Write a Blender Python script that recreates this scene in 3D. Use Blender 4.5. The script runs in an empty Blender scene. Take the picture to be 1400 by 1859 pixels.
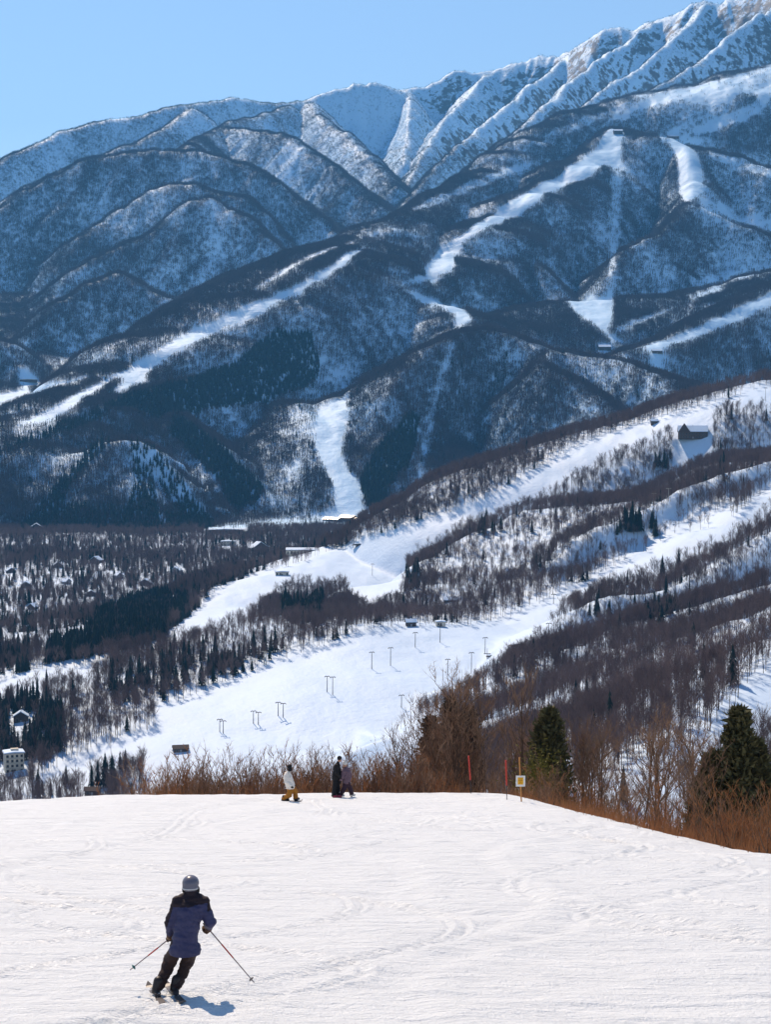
import bpy, bmesh, math, random
import numpy as np
from mathutils import Vector, Matrix, Quaternion

scene = bpy.context.scene
C = scene.collection
R_ = math.radians
# ---------------------------------------------------------------- camera
cam_d = bpy.data.cameras.new('camera'); cam = bpy.data.objects.new('camera', cam_d); C.objects.link(cam)
cam_d.sensor_fit = 'HORIZONTAL'; cam_d.sensor_width = 36.0; cam_d.lens = 36.0*3000/1400
cam_d.clip_start = .5; cam_d.clip_end = 40000
cam.location = (0, 0, 200.0)
cam.rotation_euler = (math.pi/2 - math.atan(179.5/3000), 0, 0)
scene.camera = cam
# ---------------------------------------------------------------- sky and sun
SUN_EL, SUN_AZ = R_(46.5), R_(-22)          # azimuth from straight ahead (+y), negative is left
world = bpy.data.worlds.new('World'); scene.world = world; world.use_nodes = True
wn = world.node_tree; wn.nodes.clear()
w_out = wn.nodes.new('ShaderNodeOutputWorld'); w_bg = wn.nodes.new('ShaderNodeBackground')
w_sky = wn.nodes.new('ShaderNodeTexSky'); w_sky.sky_type = 'NISHITA'; w_sky.sun_disc = False
w_sky.sun_elevation = SUN_EL; w_sky.sun_rotation = SUN_AZ
w_sky.altitude = 1100; w_sky.air_density = 1.0; w_sky.dust_density = 0.0; w_sky.ozone_density = 0.5
w_bg.inputs['Strength'].default_value = .125
wn.links.new(w_sky.outputs[0], w_bg.inputs['Color']); wn.links.new(w_bg.outputs[0], w_out.inputs['Surface'])
sun_d = bpy.data.lights.new('sun', 'SUN'); sun = bpy.data.objects.new('sun', sun_d); C.objects.link(sun)
sun_d.energy = 5.0; sun_d.angle = R_(.53); sun_d.color = (1.0, .80, .61)
sun_dir = Vector((math.sin(SUN_AZ)*math.cos(SUN_EL), math.cos(SUN_AZ)*math.cos(SUN_EL), math.sin(SUN_EL)))
sun.rotation_euler = sun_dir.to_track_quat('Z', 'Y').to_euler()
sun.location = (-200, 400, 900)
scene.view_settings.view_transform = 'Standard'; scene.view_settings.look = 'None'
scene.view_settings.exposure = 0.27; scene.view_settings.gamma = 1.0
scene.view_settings.use_curve_mapping = False
scene.cycles.use_denoising = True
scene.cycles.max_bounces = 5; scene.cycles.diffuse_bounces = 2; scene.cycles.volume_bounces = 0
scene.cycles.use_adaptive_sampling = False
rng = np.random.default_rng(7); random.seed(7)

NCOL = 570
# ---------------------------------------------------------------- terrain core (pure numpy)
ZC = 200.0            # height of the viewpoint above the valley datum
def _hash(ix, iy, seed):
    h = (ix.astype(np.int64)*374761393 + iy.astype(np.int64)*668265263 + seed*974711) & 0x7fffffff
    h = ((h ^ (h >> 13)) * 1274126177) & 0x7fffffff
    return (h ^ (h >> 16)) & 0x7fffffff
def perlin(x, y, seed=0):
    x = np.asarray(x, float); y = np.asarray(y, float)
    ix = np.floor(x); iy = np.floor(y); fx = x-ix; fy = y-iy
    u = fx*fx*fx*(fx*(fx*6-15)+10); v = fy*fy*fy*(fy*(fy*6-15)+10)
    def g(dx, dy):
        a = _hash(ix+dx, iy+dy, seed) * (2*math.pi/0x7fffffff)
        return np.cos(a)*(fx-dx) + np.sin(a)*(fy-dy)
    a, b, c, d = g(0,0), g(1,0), g(0,1), g(1,1)
    return (a+(b-a)*u + (c+(d-c)*u - a-(b-a)*u)*v) * 1.5
def fbm(x, y, octv, seed=0, gain=.5):
    s = 0; a = 1.0
    for i in range(octv):
        s = s + a*perlin(x*2**i, y*2**i, seed+i*17); a *= gain
    return s
def ridged(x, y, octv, seed=0):
    s = 0; a = 1.0; n = 0
    for i in range(octv):
        s = s + a*(1-np.abs(perlin(x*2**i, y*2**i, seed+i*31))); n += a; a *= .5
    return s/n
def smooth(a, b, x):
    t = np.clip((x-a)/(b-a), 0, 1); return t*t*(3-2*t)
def floor_z(x, y):
    z = np.where(y < 2700, -196 + (y-900)*.014, -171 + (np.minimum(y, 4600)-2700)*.26)
    return z + ZC + 2.5*fbm(x/260, y/260, 2, 5)
def tents(x, y, ridges):
    """height of the mountains: floor and ridge lines, each ridge dropping away at its own slopes"""
    z = floor_z(x, y)
    for k, r in enumerate(ridges):
        P = np.array(r['p'], float)           # x y z W s1 sf
        zmax = P[:,2].max(); reach = min(260 + P[:,3].max() + (zmax + 30)/.5, 1900.0)
        lo = P[:,:2].min(0)-reach; hi = P[:,:2].max(0)+reach
        sel = (x > lo[0]) & (x < hi[0]) & (y > lo[1]) & (y < hi[1]) & (z < zmax)
        if not sel.any(): continue
        px, py = x[sel], y[sel]
        w = r.get('w', 12.0); extra = max(0, .55-min(r['sb'], P[:,5].min())); A = r.get('A', 0); Lg = r.get('L', 120.0)
        arc = 0.0; zb = np.full(px.shape, -1e9); zs = []; ds = []
        for i in range(len(P)-1):
            a, b = P[i], P[i+1]; dx, dy = b[0]-a[0], b[1]-a[1]; L2 = dx*dx+dy*dy; L = math.sqrt(L2)
            t = np.clip(((px-a[0])*dx + (py-a[1])*dy)/L2, 0, 1)
            qx = a[0]+t*dx; qy = a[1]+t*dy
            d = np.sqrt((px-qx)**2 + (py-qy)**2) + 1e-6
            ca = -((px-qx)*qx + (py-qy)*qy)/(d*np.sqrt(qx*qx+qy*qy))       # 1 towards the viewer's side, -1 behind
            f = smooth(-.55, .35, ca)
            W = a[3]+t*(b[3]-a[3]); s1 = a[4]+t*(b[4]-a[4]); sf = a[5]+t*(b[5]-a[5])
            de = np.sqrt(d*d + w*w) - w
            rnd = W*.18+6
            over = .5*((de-W) + np.sqrt((de-W)**2 + rnd*rnd)) - .5*(-W + np.sqrt(W*W + rnd*rnd))
            drop = (s1*de + (sf-s1)*over)*f + r['sb']*de*(1-f) + np.maximum(d-220-W, 0)*extra
            zz = a[2]+t*(b[2]-a[2]) - drop
            zb = np.maximum(zb, zz)
            if A: zs.append(zz.astype(np.float32)); ds.append(((arc+t*L).astype(np.float32), (d-W*1.05).astype(np.float32)))
            arc += L
        if A:
            sw = 0; bt = 0; dd = 0
            for zz, (t_, d_) in zip(zs, ds):
                e = np.exp(np.maximum((zz-zb)/30.0, -30)); sw = sw+e; bt = bt+e*t_; dd = dd+e*d_
            bt = bt/sw; dd = dd/sw
            wv = perlin(px/(Lg*1.3), py/(Lg*1.3), 40+k)*.9
            g = 1-ridged(bt/Lg + wv, dd/(Lg*5.0), 3, 60+k*7)      # 0 on ribs, towards .6 in gullies
            zb = zb - A*(g*1.8-.25)*smooth(.05*Lg, 1.3*Lg, dd)
        zz = zb
        kk = r.get('k', 10.0)
        h = np.clip(.5+.5*(zz-z[sel])/kk, 0, 1)
        z[sel] = z[sel] + (zz-z[sel])*h + kk*h*(1-h)
    return z
RIDGES = [
    dict(sb=0.6, w=24, A=86.25, L=190, k=10, p=[(-1653,5000,744,0,0.3,1.496), (-1488,5300,873,0,0.3,1.496), (-1293,5600,1033,0,0.3,1.496), (-1213,5750,1116,0,0.3,1.496), (-1137,5850,1179,0,0.3,1.496), (-1037,6000,1239,0,0.3,1.496), (-891,6150,1295,0,0.3,1.496), (-736,6300,1359,0,0.3,1.496), (-599,6500,1417,0,0.3,1.496), (-499,6600,1425,0,0.3,1.496), (-397,6700,1430,0,0.3,1.496), (-313,6800,1469,0,0.3,1.496), (-227,6900,1521,0,0.3,1.496), (-137,6950,1553,0,0.3,1.496), (-23,7000,1565,0,0.3,1.496), (107,7200,1590,0,0.3,1.496), (215,7250,1637,0,0.3,1.496), (444,7300,1683,0,0.3,1.496), (576,7300,1718,0,0.3,1.496), (671,7300,1746,0,0.3,1.496), (792,7200,1725,0,0.3,1.496), (839,7100,1750,0,0.3,1.496), (919,7000,1787,0,0.3,1.496), (1027,6950,1776,0,0.3,1.496), (1121,6900,1807,0,0.3,1.496), (1180,6850,1817,0,0.3,1.496), (1230,6820,1839,0,0.3,1.496), (1293,6800,1856,0,0.3,1.496), (1350,6750,1833,0,0.3,1.496), (1395,6700,1840,0,0.3,1.496), (1514,6600,1863,0,0.3,1.496), (1754,6300,1868,0,0.3,1.496), (2029,6200,1901,0,0.3,1.496)]),  # skyline
    dict(sb=0.7, w=24, A=34.5, L=160, k=10, p=[(-387,6600,1403,0,0.3,1.224), (-467,6300,1314,0,0.3,1.224), (-583,5900,1205,0,0.3,1.224), (-609,5600,1121,0,0.3,1.224), (-614,5150,1010,0,0.3,1.224)]),  # fl_link
    dict(sb=0.6, w=24, A=34.5, L=150, k=10, p=[(-720,6250,1338,0,0.3,1.224), (-777,6050,1238,0,0.3,1.224), (-838,5850,1152,0,0.3,1.224), (-931,5650,1078,0,0.3,1.224), (-1025,5450,993,0,0.3,1.224), (-1137,5300,911,0,0.3,1.224), (-1281,5100,797,0,0.3,1.224)]),  # fl_spur_a
    dict(sb=0.6, w=24, A=40.25, L=150, k=10, p=[(-583,5900,1201,0,0.3,1.292), (-492,5750,1168,0,0.3,1.292), (-347,5550,1120,0,0.3,1.292), (-267,5400,1060,0,0.3,1.292), (-173,5250,967,0,0.3,1.292), (-101,5100,896,0,0.3,1.292), (-16,4950,807,0,0.3,1.292)]),  # fl_spur_c
    dict(sb=0.7, w=24, A=34.5, L=150, k=10, p=[(-307,6750,1446,0,0.3,1.292), (-242,6400,1311,0,0.3,1.292), (-152,6150,1219,0,0.3,1.292), (-78,5900,1120,0,0.3,1.292), (-19,5700,1035,0,0.3,1.292), (36,5450,927,0,0.3,1.292)]),  # fl_spur_d
    dict(sb=0.6, w=24, A=63.25, L=190, k=10, p=[(-1400,4700,619,0,0.3,1.224), (-1270,4800,696,0,0.3,1.224), (-1133,4900,785,0,0.3,1.224), (-1062,4950,852,0,0.3,1.224), (-990,5000,906,0,0.3,1.224), (-907,5000,947,0,0.3,1.224), (-780,4980,969,0,0.3,1.224), (-612,4950,974,0,0.3,1.224), (-525,4900,953,0,0.3,1.224), (-424,4850,923,0,0.3,1.224), (-372,4800,895,0,0.3,1.224), (-314,4750,849,0,0.3,1.224), (-248,4700,796,0,0.3,1.224), (-192,4650,744,0,0.3,1.224), (-144,4600,701,0,0.3,1.224), (-89,4500,638,0,0.3,1.224)]),  # second
    dict(sb=0.7, w=24, A=46, L=140, k=10, p=[(-855,4700,696,0,0.3,1.224), (-799,4740,744,0,0.3,1.224), (-747,4760,787,0,0.3,1.224), (-699,4760,812,0,0.3,1.224), (-660,4760,834,0,0.3,1.224), (-611,4750,848,0,0.3,1.224), (-545,4720,838,0,0.3,1.224), (-480,4690,818,0,0.3,1.224), (-399,4650,798,0,0.3,1.224), (-342,4600,746,0,0.3,1.224), (-301,4550,688,0,0.3,1.224), (-260,4500,646,0,0.3,1.224), (-224,4450,614,0,0.3,1.224)]),  # second_b
    dict(sb=0.7, w=24, A=46, L=130, k=10, p=[(-937,4150,351,0,0.3,1.224), (-916,4250,425,0,0.3,1.224), (-865,4350,509,0,0.3,1.224), (-823,4400,571,0,0.3,1.224), (-773,4450,612,0,0.3,1.224), (-682,4480,658,0,0.3,1.224), (-602,4500,693,0,0.3,1.224), (-568,4520,729,0,0.3,1.224), (-524,4530,765,0,0.3,1.224), (-479,4530,779,0,0.3,1.224), (-422,4480,747,0,0.3,1.224), (-381,4440,717,0,0.3,1.224), (-319,4380,660,0,0.3,1.224)]),  # third
    dict(sb=0.7, w=24, A=28.75, L=110, k=10, p=[(-846,3800,276,0,0.3,1.292), (-819,3950,403,0,0.3,1.292), (-775,4000,471,0,0.3,1.292), (-714,4030,513,0,0.3,1.292), (-650,4050,535,0,0.3,1.292), (-599,4020,512,0,0.3,1.292), (-528,3980,476,0,0.3,1.292), (-483,3940,448,0,0.3,1.292), (-455,3900,430,0,0.3,1.292)]),  # hump
    dict(sb=0.7, w=24, A=23, L=110, k=10, p=[(-970,3750,386,0,0.3,1.292), (-896,3750,374,0,0.3,1.292), (-840,3720,354,0,0.3,1.292), (-800,3650,309,0,0.3,1.292)]),  # hump_l
    dict(sb=0.8, w=12, A=40.25, L=130, k=10, p=[(787,7150,1710,0,0.3,1.496), (658,6900,1581,0,0.3,1.496), (492,6500,1396,0,0.3,1.496), (347,6200,1250,0,0.3,1.496), (190,5750,1052,0,0.3,1.496), (70,5300,864,0,0.3,1.496)]),  # rib_a
    dict(sb=0.8, w=12, A=46, L=120, k=10, p=[(1113,6850,1788,0,0.3,1.496), (889,6600,1617,0,0.3,1.496), (725,6300,1451,0,0.3,1.496), (544,5900,1257,0,0.3,1.496), (428,5650,1138,0,0.3,1.496), (318,5350,1010,0,0.3,1.496), (165,5000,859,0,0.3,1.496)]),  # rib_b
    dict(sb=0.8, w=12, A=34.5, L=110, k=10, p=[(1446,6300,1706,0,0.3,1.496), (1292,6150,1590,0,0.3,1.496), (1163,6000,1489,0,0.3,1.496), (1029,5800,1380,0,0.3,1.496), (884,5600,1276,0,0.3,1.496)]),  # rib_c
    dict(sb=0.8, w=12, A=34.5, L=130, k=10, p=[(441,7250,1668,0,0.3,1.496), (318,6900,1480,0,0.3,1.496), (193,6500,1269,0,0.3,1.496), (121,6100,1104,0,0.3,1.496), (66,5750,967,0,0.3,1.496)]),  # rib_d
    dict(sb=0.8, w=12, A=28.75, L=110, k=10, p=[(106,7150,1576,0,0.3,1.496), (93,6700,1345,0,0.3,1.496), (72,6200,1118,0,0.3,1.496)]),  # rib_e
    dict(sb=0.8, w=12, A=40.25, L=110, k=10, p=[(1306,6750,1839,0,0.3,1.496), (1131,6500,1649,0,0.3,1.496), (994,6300,1522,0,0.3,1.496), (842,6100,1401,0,0.3,1.496), (687,5800,1258,0,0.3,1.496)]),  # rib_f
    dict(sb=0.7, w=20, A=32.2, L=120, k=10, p=[(-711,2600,105,130,0.2,1.292), (-653,2800,165,150,0.2,1.292), (-617,2920,198,150,0.2,1.292), (-570,3060,241,150,0.2,1.292), (-528,3180,272,150,0.2,1.292), (-499,3265,301,170,0.2,1.292), (-464,3330,321,190,0.2,1.292), (-403,3420,379,210,0.2,1.292), (-313,3560,440,210,0.2,1.292), (-270,3620,475,230,0.22,1.292), (-215,3720,524,240,0.24,1.292), (-163,3800,561,230,0.25,1.292), (-128,3870,586,210,0.26,1.292), (-66,4000,619,170,0.26,1.292), (0,4140,670,100,0.26,1.292), (148,4480,791,60,0.3,1.292), (265,4720,882,65,0.3,1.292), (346,4880,953,65,0.3,1.292), (412,5000,1021,65,0.3,1.292), (479,5100,1070,75,0.3,1.292), (603,5230,1135,80,0.3,1.292), (758,5360,1202,100,0.3,1.292), (817,5400,1225,160,0.3,1.292), (986,5450,1263,260,0.3,1.292), (1139,5500,1303,320,0.3,1.292), (1279,5560,1351,320,0.3,1.292), (1563,5600,1430,320,0.3,1.292)]),  # main
    dict(sb=0.55, w=12, A=29.9, L=100, k=10, p=[(675,5000,1042,130,0.25,1.36), (552,4780,914,165,0.25,1.36), (370,4480,788,165,0.25,1.36), (238,4230,677,165,0.25,1.36), (132,3990,572,170,0.25,1.36), (77,3880,521,120,0.26,1.36), (0,3790,498,15,0.35,1.36), (-62,3720,490,10,0.35,1.36), (-121,3640,478,10,0.35,1.36), (-166,3570,457,10,0.35,1.36), (-208,3490,411,8,0.35,1.36)]),  # spur_c
    dict(sb=0.6, w=12, A=11.5, L=100, k=10, p=[(50,3800,489,60,0.22,1.224), (109,3660,442,90,0.22,1.224), (154,3580,416,90,0.22,1.224), (174,3500,388,70,0.22,1.224)]),  # spur_c2
    dict(sb=0.8, w=12, A=17.25, L=90, k=10, p=[(255,4280,652,0,0.3,1.36), (314,4130,602,0,0.3,1.36), (354,4040,567,0,0.3,1.36), (392,3950,520,0,0.3,1.36), (416,3860,462,0,0.3,1.36)]),  # spur_c3
    dict(sb=0.4, w=12, A=28.75, L=110, k=10, p=[(699,5050,1050,40,0.3,1.3328), (783,4950,1019,70,0.3,1.3328), (879,4850,969,40,0.4,1.3328), (997,4800,935,40,0.4,1.3328), (1085,4700,878,40,0.4,1.3328), (1291,4600,791,40,0.4,1.3328)]),  # shoulder
    dict(sb=0.7, w=12, A=23, L=100, k=10, p=[(868,4830,963,30,0.5,1.36), (853,4600,836,40,0.55,1.36), (807,4400,744,20,0.5,1.36), (730,4250,677,0,0.3,1.36), (667,4160,639,0,0.3,1.36), (607,4080,609,0,0.3,1.36), (575,4020,588,0,0.3,1.36), (535,3920,534,0,0.3,1.36)]),  # spur_d
    dict(sb=0.5, w=12, A=23, L=100, k=10, p=[(836,4400,748,0,0.3,1.292), (906,4350,702,0,0.3,1.292), (995,4300,654,0,0.3,1.292), (1112,4200,575,0,0.3,1.292)]),  # spur_e
    dict(sb=0.2, w=12, A=9.2, L=150, k=10, p=[(189,3560,377,120,0.2,0.7), (296,3720,428,200,0.3,0.7), (416,3800,454,230,0.3,0.7), (520,3830,460,230,0.3,0.7), (638,3850,467,230,0.3,0.7), (775,3900,497,250,0.32,0.7), (915,3950,533,280,0.34,0.7), (1125,4000,583,280,0.34,0.7)]),  # bench
    dict(sb=0.35, w=12, A=11.5, L=120, k=10, p=[(486,3330,321,30,0.3,1.088), (564,3400,346,40,0.3,1.088), (689,3520,404,50,0.3,1.088), (775,3600,444,60,0.3,1.088), (853,3680,480,60,0.3,1.088), (1068,3800,576,60,0.3,1.088)]),  # bench_r
    dict(sb=0.35, w=18, A=29.9, L=110, k=10, p=[(5,3010,238,0,0.3,1.36), (31,3080,272,0,0.3,1.36), (79,3170,320,0,0.3,1.36), (151,3250,353,0,0.3,1.36), (190,3270,359,0,0.3,1.36), (243,3250,350,0,0.3,1.36), (317,3180,320,0,0.3,1.36), (386,3100,302,0,0.3,1.36), (438,3030,288,0,0.3,1.36), (485,2920,262,0,0.3,1.36), (535,2800,231,0,0.3,1.36), (575,2700,204,0,0.3,1.36), (637,2550,158,0,0.3,1.36)]),  # hump_two
    dict(sb=0.7, w=12, A=13.8, L=80, k=10, p=[(314,3150,315,0,0.3,1.36), (290,3060,283,0,0.3,1.36), (314,3000,267,0,0.3,1.36), (343,2950,253,0,0.3,1.36), (369,2880,228,0,0.3,1.36), (399,2800,193,0,0.3,1.36), (405,2700,155,0,0.3,1.36)]),  # hump_two_b
    dict(sb=0.45, w=12, A=17.25, L=100, k=10, p=[(-203,3400,369,0,0.3,1.224), (-223,3360,362,0,0.3,1.224), (-271,3260,313,0,0.3,1.224), (-306,3180,284,0,0.3,1.224), (-361,3100,262,0,0.3,1.224), (-442,3020,235,0,0.3,1.224), (-472,2990,224,0,0.3,1.224), (-501,2950,208,0,0.3,1.224)]),  # lower_c
    dict(sb=0.6, w=12, A=13.8, L=90, k=10, p=[(-409,3000,222,0,0.3,0.7), (-374,2960,195,0,0.3,0.7), (-340,2920,171,0,0.3,0.7), (-286,2860,141,0,0.3,0.7), (-233,2790,96,0,0.3,0.7), (-199,2740,69,0,0.3,0.7), (-180,2700,43,0,0.3,0.7)]),  # lower_d
    dict(sb=0.25, w=12, A=9.2, L=100, k=10, p=[(-728,2800,125,0,0.3,0.45), (-665,2850,141,0,0.3,0.45), (-608,2850,147,0,0.3,0.45), (-556,2880,162,0,0.3,0.45), (-515,2920,181,0,0.3,0.45), (-496,2950,205,0,0.3,0.45)]),  # left_low
    dict(sb=0.3, w=12, A=9.2, L=90, k=10, p=[(-681,2550,73,0,0.3,0.6), (-616,2640,102,0,0.3,0.6), (-558,2680,122,0,0.3,0.6), (-495,2700,135,0,0.3,0.6), (-468,2700,150,0,0.3,0.6)]),  # left_low_b
    dict(sb=0.6, w=12, A=25.3, L=60, k=10, p=[(-468,2700,150,0,0.3,1.428), (-436,2700,155,0,0.3,1.428), (-405,2700,154,0,0.3,1.428), (-381,2690,145,0,0.3,1.428), (-356,2670,120,0,0.3,1.428), (-331,2650,98,0,0.3,1.428), (-308,2640,71,0,0.3,1.428), (-284,2620,43,0,0.3,1.428), (-272,2610,24,0,0.3,1.428)]),  # pyramid
    dict(sb=0.5, w=12, A=0, L=120, k=10, p=[(-104,3130,226,330,0.42,0.5), (-63,3160,234,330,0.42,0.5)]),  # run_f
    dict(sb=0.6, w=12, A=16.1, L=80, k=10, p=[(-210,3150,210,0,0.3,0.6), (-155,3110,219,0,0.3,0.6), (-138,3020,190,0,0.3,0.6), (-125,2940,151,0,0.3,0.6), (-118,2860,105,0,0.3,0.6), (-112,2790,61,0,0.3,0.6)]),  # run_f_l
    dict(sb=0.6, w=12, A=11.5, L=80, k=10, p=[(0,3020,225,0,0.3,0.7), (0,2920,161,0,0.3,0.7), (10,2850,105,0,0.3,0.7), (14,2780,61,0,0.3,0.7)]),  # run_f_r
    dict(sb=0.5, w=12, A=11.5, L=70, k=6, p=[(-196,1310,5,40,0.15,0.2), (-176,1420,15,60,0.15,0.25), (-151,1500,29,60,0.16,0.25), (-117,1590,42,80,0.16,0.3), (-79,1680,50,110,0.17,0.35), (-30,1800,59,160,0.2,0.45), (0,1840,67,150,0.2,1.088), (37,1830,81,120,0.22,1.224), (97,1820,102,120,0.22,1.292), (158,1820,139,175,0.23,1.292), (213,1830,170,170,0.23,1.292), (276,1840,191,145,0.23,1.292), (337,1840,207,135,0.23,1.224), (385,1840,222,130,0.23,1.156), (428,1840,237,150,0.23,1.156), (519,1840,267,150,0.23,1.156)]),  # run_b
    dict(sb=0.5, w=8, A=10.35, L=60, k=5, p=[(19,1240,43,0,0.3,1.292), (79,1270,44,0,0.3,1.292), (97,1285,53,0,0.3,1.292), (122,1305,68,0,0.3,1.292), (141,1320,84,0,0.3,1.292), (156,1335,96,0,0.3,1.292), (180,1350,108,0,0.3,1.292), (215,1370,121,0,0.3,1.292), (255,1390,138,0,0.3,1.292), (289,1400,149,0,0.3,1.292), (329,1410,160,0,0.3,1.292), (402,1420,186,0,0.3,1.292)]),  # spur_near
    dict(sb=0.08, w=8, A=0, L=120, k=5, p=[(-207,930,-11,60,0.1,0.2), (-166,985,8,90,0.13,0.2), (-143,1010,22,110,0.14,0.2), (-78,1060,38,150,0.15,0.25), (-15,1125,52,190,0.15,0.35), (15,1150,53,190,0.15,0.4), (67,1180,51,150,0.16,0.4), (91,1175,47,110,0.16,0.5), (121,1205,57,60,0.2,0.5), (167,1250,71,40,0.22,0.6), (233,1290,91,40,0.25,0.7), (278,1320,114,40,0.25,0.7), (314,1345,131,40,0.25,0.7), (388,1370,168,40,0.25,0.7)]),  # field
    dict(sb=0.5, w=12, A=10.35, L=55, k=5, p=[(78,1010,46,0,0.3,1.088), (108,1075,61,0,0.3,1.088), (129,1100,67,0,0.3,1.088), (150,1120,72,0,0.3,1.088), (171,1135,74,0,0.3,1.088), (210,1160,80,0,0.3,1.088), (233,1180,86,0,0.3,1.088), (253,1200,95,0,0.3,1.088), (288,1230,111,0,0.3,1.088), (357,1260,141,0,0.3,1.088)]),  # wood_r1
    dict(sb=0.35, w=12, A=10.35, L=55, k=5, p=[(77,880,58,0,0.3,1.088), (93,920,60,0,0.3,1.088), (116,960,62,0,0.3,1.088), (143,990,67,0,0.3,1.088), (173,1010,76,0,0.3,1.088), (207,1030,82,0,0.3,1.088), (244,1040,90,0,0.3,1.088), (296,1040,106,0,0.3,1.088)]),  # wood_r2
    dict(sb=0.3, w=12, A=9.2, L=50, k=5, p=[(65,740,66,0,0.3,0.75), (82,760,66,0,0.3,0.75), (119,790,69,0,0.3,0.75), (153,830,76,0,0.3,0.75), (170,845,81,0,0.3,0.75), (187,860,87,0,0.3,0.75), (204,870,92,0,0.3,0.75), (250,880,112,0,0.3,0.75)]),  # wood_r3
    dict(sb=0.4, w=12, A=4.6, L=50, k=4, p=[(73,480,92,40,0.2,0.5), (100,540,93,50,0.25,0.6), (123,590,96,50,0.3,0.7), (148,630,102,60,0.35,0.7), (188,660,118,60,0.35,0.7)]),  # run_e
]
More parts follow.
